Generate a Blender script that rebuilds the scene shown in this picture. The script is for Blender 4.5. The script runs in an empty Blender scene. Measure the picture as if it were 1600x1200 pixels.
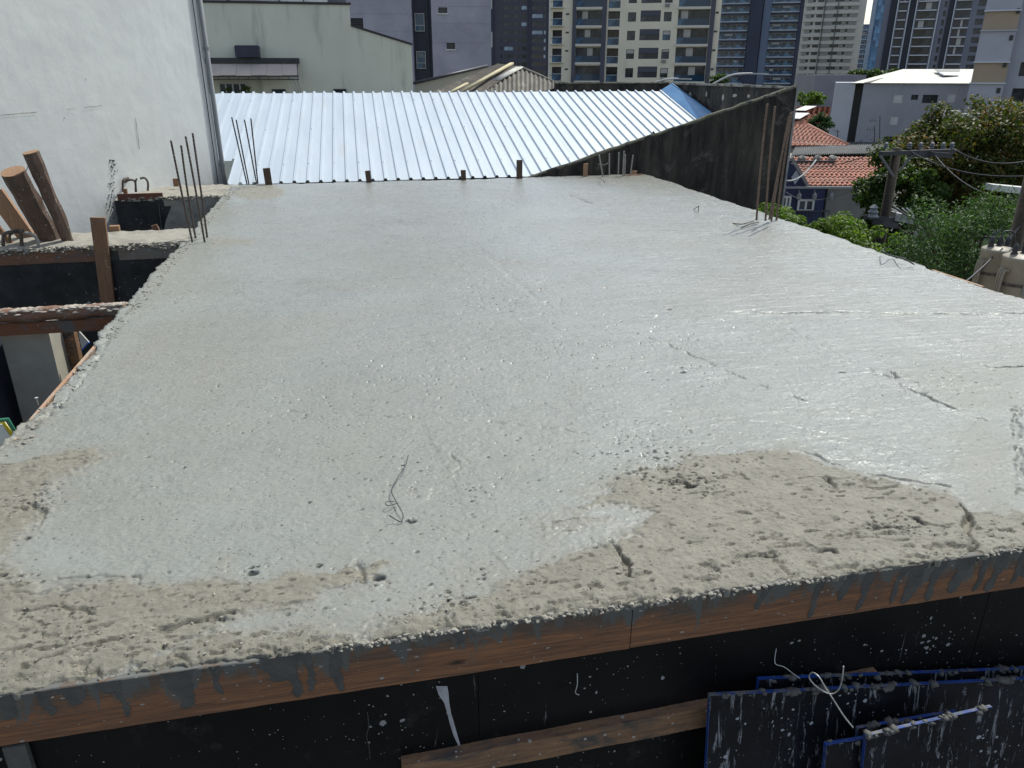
import bpy, math, random
import numpy as np
from mathutils import Vector, Matrix

random.seed(7)
rng = np.random.default_rng(11)
SC = bpy.context.scene
COL = SC.collection

# ------------------------------------------------------------------ camera, sky, sun, exposure
FPX = 1200.0
PITCH = math.radians(22.1)
YAW = math.radians(12.2)
CAM = Vector((0, 0, 2.0))
cd = bpy.data.cameras.new('camera')
cam = bpy.data.objects.new('camera', cd)
COL.objects.link(cam)
cam.location = CAM
cam.rotation_euler = (math.pi / 2 - PITCH, 0, -YAW)
cd.sensor_width = 36
cd.lens = 27.0
cd.clip_start = 0.05
cd.clip_end = 5000
SC.camera = cam

SUN_EL = math.radians(57)
SUN_AZ = math.radians(50)          # clockwise from +Y
w = bpy.data.worlds.new('World')
SC.world = w
w.use_nodes = True
nt = w.node_tree
nt.nodes.clear()
sky = nt.nodes.new('ShaderNodeTexSky')
sky.sky_type = 'NISHITA'
sky.sun_disc = False
sky.sun_elevation = SUN_EL
sky.sun_rotation = SUN_AZ
sky.air_density = 1.2
sky.dust_density = 1.6
bg = nt.nodes.new('ShaderNodeBackground')
bg.inputs['Strength'].default_value = 0.15
wo = nt.nodes.new('ShaderNodeOutputWorld')
hs = nt.nodes.new('ShaderNodeHueSaturation')       # desaturated sky, as a white balance on the blue fill
hs.inputs['Saturation'].default_value = 0.74
nt.links.new(sky.outputs[0], hs.inputs['Color'])
nt.links.new(hs.outputs[0], bg.inputs[0])
nt.links.new(bg.outputs[0], wo.inputs[0])

sd = bpy.data.lights.new('sun', 'SUN')
sd.energy = 3.9
sd.angle = math.radians(0.53)
sd.color = (0.985, 0.985, 0.905)
sun = bpy.data.objects.new('sun', sd)
COL.objects.link(sun)
sv = Vector((math.sin(SUN_AZ) * math.cos(SUN_EL), math.cos(SUN_AZ) * math.cos(SUN_EL), math.sin(SUN_EL)))
sun.rotation_euler = sv.to_track_quat('Z', 'Y').to_euler()
sun.location = (20, 0, 40)

SC.view_settings.view_transform = 'Standard'
SC.view_settings.look = 'None'
SC.view_settings.gamma = 1
SC.view_settings.use_curve_mapping = False
SC.view_settings.exposure = 0.18
SC.render.engine = 'CYCLES'
SC.cycles.max_bounces = 6
SC.cycles.sample_clamp_indirect = 6

# ------------------------------------------------------------------ geometry helpers
FWD = Vector((math.sin(YAW) * math.cos(PITCH), math.cos(YAW) * math.cos(PITCH), -math.sin(PITCH)))
RGT = Vector((math.cos(YAW), -math.sin(YAW), 0))
UP = RGT.cross(FWD)
HF = Vector((math.sin(YAW), math.cos(YAW), 0))


def ray(x, y):
    return FWD + RGT * ((x - 800) / FPX) - UP * ((y - 600) / FPX)


def atz(x, y, z=0.0):
    d = ray(x, y)
    return CAM + d * ((z - CAM.z) / d.z)


def atY(x, y, Y):
    d = ray(x, y)
    return CAM + d * ((Y - CAM.y) / d.y)


def atD(x, y, D):
    """world point on the photographed ray at D metres ahead (horizontal depth)"""
    d = ray(x, y)
    return CAM + d * (D / d.dot(HF))


WORG = {}


def tag(o, label=None, cat=None, group=None, kind=None):
    if label: o['label'] = label
    if cat: o['category'] = cat
    if group: o['group'] = group
    if kind: o['kind'] = kind
    return o


def empty(name, loc, label, cat, group=None):
    o = bpy.data.objects.new(name, None)
    COL.objects.link(o)
    o.location = loc
    o.empty_display_size = .2
    WORG[o.name] = Vector(loc)
    return tag(o, label, cat, group)


def org(o):
    return WORG.get(o.name, Vector((0, 0, 0))) if o else Vector((0, 0, 0))


class MB:
    def __init__(s):
        s.v = []
        s.f = []
        s.m = []

    def quad(s, a, b, c, d, m=0):
        n = len(s.v)
        s.v += [Vector(a), Vector(b), Vector(c), Vector(d)]
        s.f.append((n, n + 1, n + 2, n + 3))
        s.m.append(m)

    def poly(s, pts, m=0):
        n = len(s.v)
        s.v += [Vector(p) for p in pts]
        s.f.append(tuple(range(n, n + len(pts))))
        s.m.append(m)

    def obox(s, o, u, v, w, m=0):
        """box from corner o with edge vectors u, v, w"""
        o, u, v, w = Vector(o), Vector(u), Vector(v), Vector(w)
        if u.cross(v).dot(w) < 0:
            u, v = v, u
        n = len(s.v)
        s.v += [o, o + u, o + u + v, o + v, o + w, o + u + w, o + u + v + w, o + v + w]
        for f in ((0, 3, 2, 1), (4, 5, 6, 7), (0, 1, 5, 4), (1, 2, 6, 5), (2, 3, 7, 6), (3, 0, 4, 7)):
            s.f.append(tuple(n + i for i in f))
            s.m.append(m)
        return s

    def box(s, x0, x1, y0, y1, z0, z1, m=0):
        return s.obox((x0, y0, z0), (x1 - x0, 0, 0), (0, y1 - y0, 0), (0, 0, z1 - z0), m)

    def beam(s, a, b, w, h, up=(0, 0, 1), m=0):
        """square timber from a to b, w wide, h high"""
        a, b = Vector(a), Vector(b)
        d = (b - a)
        t = d.normalized()
        side = t.cross(Vector(up))
        if side.length < 1e-4: side = Vector((1, 0, 0))
        side.normalize()
        u2 = side.cross(t)
        return s.obox(a - side * w / 2 - u2 * h / 2, side * w, u2 * h, d, m)

    def tube(s, pts, r, n=8, caps=True, m=0):
        pts = [Vector(p) for p in pts]
        rr = r if isinstance(r, (list, tuple)) else [r] * len(pts)
        base = len(s.v)
        t0 = (pts[1] - pts[0]).normalized()
        ref = Vector((0, 0, 1)) if abs(t0.z) < .9 else Vector((1, 0, 0))
        a = t0.cross(ref).normalized()
        for i, p in enumerate(pts):
            if i == 0: t = pts[1] - pts[0]
            elif i == len(pts) - 1: t = pts[-1] - pts[-2]
            else: t = pts[i + 1] - pts[i - 1]
            t.normalize()
            a = (a - t * a.dot(t)).normalized()
            b = t.cross(a)
            for k in range(n):
                th = 2 * math.pi * k / n
                s.v.append(p + (a * math.cos(th) + b * math.sin(th)) * rr[i])
        for i in range(len(pts) - 1):
            for k in range(n):
                k2 = (k + 1) % n
                s.f.append((base + i * n + k, base + i * n + k2, base + (i + 1) * n + k2, base + (i + 1) * n + k))
                s.m.append(m)
        if caps:
            s.f.append(tuple(base + k for k in range(n - 1, -1, -1)))
            s.m.append(m)
            e = base + (len(pts) - 1) * n
            s.f.append(tuple(e + k for k in range(n)))
            s.m.append(m)
        return s

    def lathe(s, c, prof, n=16, m=0):
        """prof: list of (radius, z) from c"""
        c = Vector(c)
        base = len(s.v)
        for r, z in prof:
            for k in range(n):
                th = 2 * math.pi * k / n
                s.v.append(c + Vector((r * math.cos(th), r * math.sin(th), z)))
        for i in range(len(prof) - 1):
            for k in range(n):
                k2 = (k + 1) % n
                s.f.append((base + i * n + k, base + i * n + k2, base + (i + 1) * n + k2, base + (i + 1) * n + k))
                s.m.append(m)
        return s

    def prism(s, pts, ext, m=0):
        """closed polygon extruded by vector ext"""
        pts = [Vector(p) for p in pts]
        ext = Vector(ext)
        n = len(pts)
        b = len(s.v)
        s.v += pts + [p + ext for p in pts]
        s.f.append(tuple(b + i for i in range(n - 1, -1, -1)))
        s.m.append(m)
        s.f.append(tuple(b + n + i for i in range(n)))
        s.m.append(m)
        for i in range(n):
            j = (i + 1) % n
            s.f.append((b + i, b + j, b + n + j, b + n + i))
            s.m.append(m)
        return s

    def blob(s, c, r, squash=.6, jit=.35, m=0):
        """irregular lump, 20 triangles"""
        c = Vector(c)
        t = (1 + 5 ** .5) / 2
        vs = [(-1, t, 0), (1, t, 0), (-1, -t, 0), (1, -t, 0), (0, -1, t), (0, 1, t), (0, -1, -t), (0, 1, -t), (t, 0, -1),
              (t, 0, 1), (-t, 0, -1), (-t, 0, 1)]
        fs = [(0, 11, 5), (0, 5, 1), (0, 1, 7), (0, 7, 10), (0, 10, 11), (1, 5, 9), (5, 11, 4), (11, 10, 2), (10, 7, 6),
              (7, 1, 8), (3, 9, 4), (3, 4, 2), (3, 2, 6), (3, 6, 8), (3, 8, 9), (4, 9, 5), (2, 4, 11), (6, 2, 10),
              (8, 6, 7), (9, 8, 1)]
        b = len(s.v)
        sx, sy = random.uniform(.7, 1.4), random.uniform(.7, 1.3)
        for v in vs:
            k = r / 1.9 * (1 + random.uniform(-jit, jit))
            s.v.append(c + Vector((v[0] * k * sx, v[1] * k * sy, v[2] * k * squash)))
        for f in fs:
            s.f.append(tuple(b + i for i in f))
            s.m.append(m)

    def mesh(s, name, o=Vector((0, 0, 0)), smooth=False):
        me = bpy.data.meshes.new(name)
        me.from_pydata([tuple(p - o) for p in s.v], [], s.f)
        if any(s.m):
            me.polygons.foreach_set('material_index', s.m)
        if smooth:
            me.polygons.foreach_set('use_smooth', [True] * len(me.polygons))
        me.update()
        return me

    def build(s, name, mats, parent=None, smooth=False, origin=None):
        if origin is None:
            if parent is None:
                origin = sum(s.v, Vector()) / max(1, len(s.v))
                origin.z = min(p.z for p in s.v)
            else:
                origin = org(parent)
        me = s.mesh(name, origin, smooth)
        for mm in (mats if isinstance(mats, (list, tuple)) else [mats]):
            me.materials.append(mm)
        o = bpy.data.objects.new(name, me)
        COL.objects.link(o)
        if parent:
            o.parent = parent
            WORG[o.name] = origin
        else:
            o.location = origin
            WORG[o.name] = Vector(origin)
        return o


def place(name, me, parent, pos, rot=None):
    """a piece sharing mesh data, at world position pos, under parent"""
    o = bpy.data.objects.new(name, me)
    COL.objects.link(o)
    if parent:
        o.parent = parent
        o.location = Vector(pos) - org(parent)
    else:
        o.location = pos
    if rot: o.rotation_euler = rot
    WORG[o.name] = Vector(pos)
    return o


# ------------------------------------------------------------------ materials
def newmat(name):
    m = bpy.data.materials.new(name)
    m.use_nodes = True
    t = m.node_tree
    return m, t, t.nodes, t.links, t.nodes['Principled BSDF']


def ramp(N, L, src, p0, p1, c0=(0, 0, 0, 1), c1=(1, 1, 1, 1)):
    r = N.new('ShaderNodeValToRGB')
    r.color_ramp.elements[0].position = p0
    r.color_ramp.elements[1].position = p1
    r.color_ramp.elements[0].color = c0
    r.color_ramp.elements[1].color = c1
    L.new(src, r.inputs[0])
    return r.outputs[0]


def noise(N, L, vec, scale, detail=4, rough=.6, dist=0):
    n = N.new('ShaderNodeTexNoise')
    n.inputs['Scale'].default_value = scale
    n.inputs['Detail'].default_value = detail
    n.inputs['Roughness'].default_value = rough
    n.inputs['Distortion'].default_value = dist
    L.new(vec, n.inputs['Vector'])
    return n.outputs['Fac']


def mapping(N, L, scale=(1, 1, 1), rot=(0, 0, 0), coord='Object'):
    tc = N.new('ShaderNodeTexCoord')
    mp = N.new('ShaderNodeMapping')
    mp.inputs['Scale'].default_value = scale
    mp.inputs['Rotation'].default_value = rot
    L.new(tc.outputs[coord], mp.inputs[0])
    return mp.outputs[0]


def mixc(N, L, fac, a, b, mode='MIX'):
    m = N.new('ShaderNodeMix')
    m.data_type = 'RGBA'
    m.blend_type = mode
    for i, x in ((6, a), (7, b)):
        if isinstance(x, (tuple, list)):
            m.inputs[i].default_value = tuple(x)[:3] + (1,)
        else:
            L.new(x, m.inputs[i])
    if isinstance(fac, (int, float)):
        m.inputs[0].default_value = fac
    else:
        L.new(fac, m.inputs[0])
    return m.outputs[2]


def mathn(N, L, op, a, b=None, clamp=False):
    m = N.new('ShaderNodeMath')
    m.operation = op
    m.use_clamp = clamp
    for i, x in ((0, a), (1, b)):
        if x is None: continue
        if isinstance(x, (int, float)):
            m.inputs[i].default_value = x
        else:
            L.new(x, m.inputs[i])
    return m.outputs[0]


def bumpn(N, L, h, dist, strength=1.0, prev=None):
    b = N.new('ShaderNodeBump')
    b.inputs['Distance'].default_value = dist
    b.inputs['Strength'].default_value = strength
    L.new(h, b.inputs['Height'])
    if prev is not None: L.new(prev, b.inputs['Normal'])
    return b.outputs[0]


def mk(name, c1, c2=None, scale=3.0, rough=.7, bump=0.0, bscale=40, metal=0.0, stretch=(1, 1, 1), spec=.4,
       c3=None, p3=(.6, .7), s3=1.5, st3=(1, 1, 1)):
    m, t, N, L, B = newmat(name)
    v = mapping(N, L, stretch)
    c2 = c2 or tuple(x * .8 for x in c1)
    n = noise(N, L, v, scale, 6)
    col = mixc(N, L, ramp(N, L, n, .35, .68), c1, c2)
    if c3:
        v3 = mapping(N, L, st3)
        n3 = noise(N, L, v3, s3, 7, .65, .3)
        col = mixc(N, L, ramp(N, L, n3, p3[0], p3[1]), col, c3)
    L.new(col, B.inputs['Base Color'])
    B.inputs['Roughness'].default_value = rough
    B.inputs['Metallic'].default_value = metal
    B.inputs['Specular IOR Level'].default_value = spec
    if bump:
        nb = noise(N, L, v, bscale, 5)
        L.new(bumpn(N, L, nb, bump), B.inputs['Normal'])
    return m


def glassmat(name, c, rough=.06, c2=None):
    m, t, N, L, B = newmat(name)
    v = mapping(N, L, (1, 1, 1))
    vo = N.new('ShaderNodeTexVoronoi')
    vo.inputs['Scale'].default_value = .45
    L.new(v, vo.inputs['Vector'])
    sep = N.new('ShaderNodeSeparateColor')
    L.new(vo.outputs['Color'], sep.inputs[0])
    c2 = c2 or tuple(min(1, x * 2.2 + .02) for x in c)
    L.new(mixc(N, L, ramp(N, L, sep.outputs[0], .4, .9), c, c2), B.inputs['Base Color'])
    B.inputs['Roughness'].default_value = rough
    B.inputs['Specular IOR Level'].default_value = .4
    return m


def woodmat(name, c1, c2, axis='x', stain=(.10, .095, .085), sp=(.5, .62), rough=.75):
    m, t, N, L, B = newmat(name)
    st = {'x': (1.2, 14, 22), 'y': (14, 1.2, 22), 'z': (14, 14, 1.2)}[axis]
    v = mapping(N, L, st)
    n = noise(N, L, v, 2.2, 8, .7, 1.2)
    col = mixc(N, L, ramp(N, L, n, .3, .72), c1, c2)
    v2 = mapping(N, L, {'x': (1.2, 2, 2), 'y': (2, 1.2, 2), 'z': (3, 3, 1)}[axis])
    n2 = noise(N, L, v2, 3.0, 8, .7, .6)
    col = mixc(N, L, ramp(N, L, n2, sp[0], sp[1]), col, stain)
    # pale specks of dried cement
    vv = mapping(N, L)
    vo = N.new('ShaderNodeTexVoronoi')
    vo.inputs['Scale'].default_value = 45
    L.new(vv, vo.inputs['Vector'])
    sep = N.new('ShaderNodeSeparateColor')
    L.new(vo.outputs['Color'], sep.inputs[0])
    r = mathn(N, L, 'MULTIPLY', mathn(N, L, 'POWER', sep.outputs[0], 9), .42)
    spk = mathn(N, L, 'LESS_THAN', vo.outputs['Distance'], r)
    col = mixc(N, L, spk, col, (.35, .33, .30))
    L.new(col, B.inputs['Base Color'])
    B.inputs['Roughness'].default_value = rough
    L.new(bumpn(N, L, n, .0025), B.inputs['Normal'])
    return m


def splattermat(name, c1=(.012, .012, .014), c2=(.022, .023, .026), spot=(.42, .42, .42), dens=7.0, sc=26, rough=.42, streaks=True, st=(.66, .72)):
    """film-faced black plywood with cement splashes"""
    m, t, N, L, B = newmat(name)
    v = mapping(N, L)
    n = noise(N, L, v, 2.5, 6)
    col = mixc(N, L, ramp(N, L, n, .4, .75), c1, c2)
    clus = ramp(N, L, noise(N, L, v, 1.6, 3), .42, .66)
    for s_, d_, sx in ((sc, dens, (1, 1, 1.2)), (sc * 2.6, dens * .8, (1, 1, 1)), (sc * .45, dens * 2.2, (1.1, 1, .8))):
        vv = mapping(N, L, sx)
        vn_ = N.new('ShaderNodeTexNoise')
        vn_.inputs['Scale'].default_value = 30
        L.new(vv, vn_.inputs['Vector'])
        va = N.new('ShaderNodeVectorMath')
        va.operation = 'MULTIPLY_ADD'
        L.new(vn_.outputs['Color'], va.inputs[0])
        va.inputs[1].default_value = (.02, .02, .02)
        L.new(vv, va.inputs[2])
        vo = N.new('ShaderNodeTexVoronoi')
        vo.inputs['Scale'].default_value = s_
        L.new(va.outputs[0], vo.inputs['Vector'])
        sep = N.new('ShaderNodeSeparateColor')
        L.new(vo.outputs['Color'], sep.inputs[0])
        r = mathn(N, L, 'MULTIPLY', mathn(N, L, 'POWER', sep.outputs[0], d_), .40)
        r = mathn(N, L, 'MULTIPLY', r, mathn(N, L, 'ADD', clus, .25))
        spk = mathn(N, L, 'LESS_THAN', vo.outputs['Distance'], r)
        col = mixc(N, L, spk, col, spot)
    if streaks:
        vs = mapping(N, L, (22, 22, 1.6))
        ns = noise(N, L, vs, 1.3, 6, .75, .5)
        col = mixc(N, L, ramp(N, L, ns, st[0], st[1], (0, 0, 0, 1), (.7, .7, .7, 1)), col, spot)
    vd = mapping(N, L, (3, 3, 3))
    nd = noise(N, L, vd, 1.2, 8, .75)
    col = mixc(N, L, ramp(N, L, nd, .58, .80, (0, 0, 0, 1), (.5, .5, .5, 1)), col, (.07, .07, .075))
    L.new(col, B.inputs['Base Color'])
    B.inputs['Roughness'].default_value = rough
    B.inputs['Specular IOR Level'].default_value = .18
    nb = noise(N, L, v, 60, 4)
    L.new(bumpn(N, L, nb, .0008), B.inputs['Normal'])
    return m


M = {}
M['dry'] = mk('rough_concrete', (.29, .27, .225), (.22, .205, .175), 6, .85, .004, 70, c3=(.20, .19, .17), p3=(.6, .72), s3=9)
M['grey_cement'] = mk('grey_cement', (.10, .098, .088), (.065, .064, .06), 14, .7, .003, 60)
M['old_cement'] = mk('old_cement', (.30, .29, .26), (.2, .195, .175), 5, .9, .004, 50, c3=(.1, .095, .085), p3=(.58, .7), s3=4)
M['board'] = woodmat('edge_board_wood', (.22, .10, .05), (.08, .04, .025), 'x', (.085, .075, .065), (.47, .62))
M['board_y'] = woodmat('side_board_wood', (.40, .25, .15), (.26, .14, .08), 'y', (.3, .28, .25), (.5, .64))
M['post'] = woodmat('post_wood', (.26, .14, .07), (.12, .06, .032), 'z', (.12, .10, .08), (.55, .7))
M['darkpost'] = woodmat('dark_post_wood', (.09, .055, .035), (.045, .03, .02), 'z', (.08, .07, .06), (.55, .7))
M['freshpost'] = woodmat('fresh_wood', (.34, .20, .115), (.22, .12, .065), 'z', (.25, .2, .16), (.6, .74))
M['log'] = woodmat('log_bark', (.15, .088, .06), (.06, .042, .034), 'z', (.09, .065, .05), (.5, .66))
M['logx'] = woodmat('log_bark_lengthwise', (.26, .13, .08), (.10, .05, .03), 'x', (.2, .17, .15), (.5, .66))
M['batten'] = woodmat('batten_wood', (.30, .165, .085), (.11, .06, .035), 'x', (.06, .055, .05), (.5, .64))
M['black_ply'] = splattermat('black_film_plywood', (.005, .005, .0055), (.010, .010, .011), (.26, .26, .26), 10, 26)
M['black_ply2'] = splattermat('black_film_plywood_beam', (.018, .019, .021), (.05, .05, .05), (.3, .3, .29), 12, 20)
M['panel_ply'] = splattermat('loose_panel_film', (.007, .0075, .010), (.020, .021, .027), (.33, .34, .36), 6, 22, st=(.575, .63))
M['blue_edge'] = mk('blue_painted_edge', (.010, .050, .25), (.015, .035, .10), 8, .5, .002, 60, c3=(.12, .12, .115), p3=(.5, .6), s3=7)
M['rust'] = mk('rusty_steel', (.10, .075, .058), (.05, .04, .034), 30, .7, .001, 200, c3=(.24, .22, .19), p3=(.55, .68), s3=14)
M['rust_dark'] = mk('dark_rebar_steel', (.045, .04, .04), (.03, .028, .03), 30, .6, .001, 200)
M['wire'] = mk('tie_wire', (.05, .05, .05), None, 30, .5)
M['wirelight'] = mk('bright_tie_wire', (.55, .54, .50), (.4, .4, .38), 30, .4, 0, 40, .3)
M['pvc'] = mk('grey_pipe', (.24, .25, .255), (.19, .20, .205), 2, .5)
M['dark'] = mk('dark_metal', (.03, .032, .036), (.05, .05, .055), 4, .5)
M['white_trim'] = mk('white_trim', (.62, .62, .6), (.5, .5, .48), 2, .6)
M['curtain'] = mk('curtain', (.5, .49, .46), None, 2, .8)
M['asphalt'] = mk('asphalt', (.06, .06, .062), (.045, .045, .045), 1, .9, .004, 30)
M['ground'] = mk('city_ground', (.10, .10, .095), (.07, .075, .065), .1, .95, .02, 2)


def slabmat():
    m, t, N, L, B = newmat('fresh_concrete')
    v = mapping(N, L)
    ad = N.new('ShaderNodeAttribute')
    ad.attribute_name = 'dry'
    dry = ad.outputs['Fac']
    n1 = noise(N, L, v, 1.1, 6, .6, .4)
    n2 = noise(N, L, v, 7, 8, .7)
    n3 = noise(N, L, v, 90, 3, .7)
    wet = mixc(N, L, ramp(N, L, n1, .32, .7), (.222, .231, .206), (.278, .286, .260))
    wet = mixc(N, L, ramp(N, L, n2, .42, .75, (0, 0, 0, 1), (.6, .6, .6, 1)), wet, (.300, .305, .278))
    n0 = noise(N, L, v, .33, 4, .55, .6)
    wet = mixc(N, L, ramp(N, L, n0, .44, .62, (0, 0, 0, 1), (.6, .6, .6, 1)), wet, (.240, .228, .192))
    vs = mapping(N, L, (.7, 5, 1), (0, 0, .12))
    ns = noise(N, L, vs, 1.6, 7, .65, .3)
    wet = mixc(N, L, ramp(N, L, ns, .52, .72, (0, 0, 0, 1), (.55, .55, .55, 1)), wet, (.278, .268, .228))
    dc = mixc(N, L, ramp(N, L, n2, .35, .7), (.245, .226, .176), (.180, .166, .128))
    col = mixc(N, L, dry, wet, dc)
    col = mixc(N, L, ramp(N, L, n3, .2, .8), mixc(N, L, 1, col, (.80, .80, .79), 'MULTIPLY'), col)
    # dark specks painting the shade of small pits into the paste colour
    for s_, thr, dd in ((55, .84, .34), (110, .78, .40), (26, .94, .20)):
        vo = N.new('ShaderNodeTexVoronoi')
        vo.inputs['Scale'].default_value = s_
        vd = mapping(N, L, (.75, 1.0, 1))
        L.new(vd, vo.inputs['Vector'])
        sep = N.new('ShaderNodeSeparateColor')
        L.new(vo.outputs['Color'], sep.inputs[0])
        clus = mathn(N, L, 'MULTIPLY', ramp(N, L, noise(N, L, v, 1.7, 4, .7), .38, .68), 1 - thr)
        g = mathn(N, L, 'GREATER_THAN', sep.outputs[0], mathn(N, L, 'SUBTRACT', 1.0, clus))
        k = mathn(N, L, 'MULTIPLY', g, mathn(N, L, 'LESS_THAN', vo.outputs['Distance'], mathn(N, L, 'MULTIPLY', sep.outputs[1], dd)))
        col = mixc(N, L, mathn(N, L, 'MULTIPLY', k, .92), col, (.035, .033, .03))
    L.new(col, B.inputs['Base Color'])
    rr = mathn(N, L, 'ADD', mathn(N, L, 'MULTIPLY', dry, .28), mathn(N, L, 'ADD', .16, mathn(N, L, 'MULTIPLY', n2, .26)))
    L.new(rr, B.inputs['Roughness'])
    B.inputs['Specular IOR Level'].default_value = .5
    vb = N.new('ShaderNodeTexVoronoi')
    vb.feature = 'SMOOTH_F1'
    vb.inputs['Scale'].default_value = 46
    L.new(mapping(N, L, (.8, 1, 1)), vb.inputs['Vector'])
    nb = mathn(N, L, 'ADD', noise(N, L, v, 38, 6, .72), mathn(N, L, 'MULTIPLY', vb.outputs['Distance'], .55))
    nf = noise(N, L, v, 210, 4, .7)
    vst = mapping(N, L, (.35, 1.5, 1), (0, 0, .1))
    nst = noise(N, L, vst, 30, 5, .7)
    b1 = bumpn(N, L, nb, .0075)
    b2 = bumpn(N, L, nf, .003, 1, b1)
    b3 = bumpn(N, L, nst, .005, 1, b2)
    L.new(b3, B.inputs['Normal'])
    # film of bleed water: glossy coat, broken up in patches
    cw = mathn(N, L, 'MULTIPLY', mathn(N, L, 'SUBTRACT', 1.0, dry, True), ramp(N, L, noise(N, L, v, 1.3, 5, .6, .5), .30, .62, (.08, .08, .08, 1), (.38, .38, .38, 1)))
    L.new(cw, B.inputs['Coat Weight'])
    B.inputs['Coat Roughness'].default_value = .2
    L.new(bumpn(N, L, noise(N, L, v, 55, 3, .6), .0045), B.inputs['Coat Normal'])
    return m


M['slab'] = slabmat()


# ------------------------------------------------------------------ numpy noise
def vn(x, y, seed=0):
    xi = np.floor(x).astype(np.int64)
    yi = np.floor(y).astype(np.int64)
    fx = x - xi
    fy = y - yi
    fx = fx * fx * fx * (fx * (fx * 6 - 15) + 10)
    fy = fy * fy * fy * (fy * (fy * 6 - 15) + 10)

    def h(a, b):
        n = (a * 374761393 + b * 668265263 + seed * 2147483 + 1013904223) & 0x7fffffff
        n = ((n ^ (n >> 13)) * 1274126177) & 0x7fffffff
        n = n ^ (n >> 16)
        return (n & 0xffff) / 65535.0

    a = h(xi, yi)
    b = h(xi + 1, yi)
    c = h(xi, yi + 1)
    d = h(xi + 1, yi + 1)
    return (a + (b - a) * fx) * (1 - fy) + (c + (d - c) * fx) * fy


def fbm(x, y, o=4, seed=0, g=.5):
    s = 0
    a = 1
    t = 0
    for i in range(o):
        s = s + a * vn(x * 2 ** i + 17.3 * i, y * 2 ** i - 9.1 * i, seed + i)
        t += a
        a *= g
    return s / t * 2 - 1


def px2w(pts, z=0):
    return np.array([tuple(atz(x, y, z))[:2] for x, y in pts])


def sdpoly(x, y, P):
    """signed distance, positive inside"""
    d = np.full(x.shape, 1e9)
    ins = np.zeros(x.shape, bool)
    n = len(P)
    for i in range(n):
        ax, ay = P[i]
        bx, by = P[(i + 1) % n]
        ex, ey = bx - ax, by - ay
        t = np.clip(((x - ax) * ex + (y - ay) * ey) / (ex * ex + ey * ey + 1e-12), 0, 1)
        d = np.minimum(d, (x - ax - t * ex) ** 2 + (y - ay - t * ey) ** 2)
        c = ((ay > y) != (by > y))
        with np.errstate(divide='ignore', invalid='ignore'):
            xx = ex * (y - ay) / (ey if ey != 0 else 1e-12) + ax
        ins ^= c & (x < xx)
    d = np.sqrt(d)
    return np.where(ins, d, -d)


def dline(x, y, P):
    d = np.full(x.shape, 1e9)
    side = np.zeros(x.shape)
    for i in range(len(P) - 1):
        ax, ay = P[i]
        bx, by = P[i + 1]
        ex, ey = bx - ax, by - ay
        l = math.hypot(ex, ey)
        t = np.clip(((x - ax) * ex + (y - ay) * ey) / (l * l), 0, 1)
        dd = np.hypot(x - ax - t * ex, y - ay - t * ey)
        k = dd < d
        d = np.where(k, dd, d)
        side = np.where(k, ((x - ax) * ey - (y - ay) * ex) / l, side)
    return d, side


# ------------------------------------------------------------------ setting
def sheet(name, pts, m, label=None):
    b = MB()
    b.poly(pts)
    o = b.build(name, m, None, origin=Vector((0, 0, 0)))
    return tag(o, kind='structure')


GZ = -7.0
sheet('ground', [(-2500, -800, GZ), (2500, -800, GZ), (2500, 4000, GZ), (-2500, 4000, GZ)], M['ground'])
sheet('road', [(8.6, -60, GZ + .004), (15.5, -60, GZ + .004), (15.5, 150, GZ + .004), (8.6, 150, GZ + .004)], M['asphalt'])


def frontboard():
    m, t, N, L, B = newmat('cement_stained_edge_board')
    v = mapping(N, L, (1.0, 14, 26))
    n = noise(N, L, v, 2.2, 9, .72, 1.4)
    col = mixc(N, L, ramp(N, L, n, .30, .70), (.34, .15, .065), (.07, .042, .03))
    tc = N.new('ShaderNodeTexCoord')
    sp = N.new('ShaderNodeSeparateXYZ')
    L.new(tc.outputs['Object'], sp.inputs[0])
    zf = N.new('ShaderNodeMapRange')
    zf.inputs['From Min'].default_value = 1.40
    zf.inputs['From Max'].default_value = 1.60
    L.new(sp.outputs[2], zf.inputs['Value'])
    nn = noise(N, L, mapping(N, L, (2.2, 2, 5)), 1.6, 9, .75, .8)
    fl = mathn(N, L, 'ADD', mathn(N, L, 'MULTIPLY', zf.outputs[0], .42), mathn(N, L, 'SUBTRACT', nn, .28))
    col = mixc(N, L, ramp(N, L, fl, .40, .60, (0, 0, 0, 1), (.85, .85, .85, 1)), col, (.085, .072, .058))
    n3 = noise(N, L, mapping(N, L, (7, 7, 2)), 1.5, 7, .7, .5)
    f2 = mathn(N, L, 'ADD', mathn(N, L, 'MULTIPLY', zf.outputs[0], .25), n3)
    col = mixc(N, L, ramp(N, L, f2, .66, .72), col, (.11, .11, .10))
    vo = N.new('ShaderNodeTexVoronoi')
    vo.inputs['Scale'].default_value = 60
    L.new(mapping(N, L, (.6, 1, 1.4)), vo.inputs['Vector'])
    sc_ = N.new('ShaderNodeSeparateColor')
    L.new(vo.outputs['Color'], sc_.inputs[0])
    r = mathn(N, L, 'MULTIPLY', mathn(N, L, 'POWER', sc_.outputs[0], 12), .38)
    col = mixc(N, L, mathn(N, L, 'LESS_THAN', vo.outputs['Distance'], r), col, (.33, .31, .28))
    # knots
    vk = N.new('ShaderNodeTexVoronoi')
    vk.inputs['Scale'].default_value = 1.7
    L.new(mapping(N, L, (1, 1, 3)), vk.inputs['Vector'])
    col = mixc(N, L, ramp(N, L, vk.outputs['Distance'], .03, .09, (1, 1, 1, 1), (0, 0, 0, 1)), col, (.03, .016, .01))
    L.new(col, B.inputs['Base Color'])
    B.inputs['Roughness'].default_value = .75
    L.new(bumpn(N, L, n, .004), B.inputs['Normal'])
    return m


M['front_board'] = frontboard()

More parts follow.
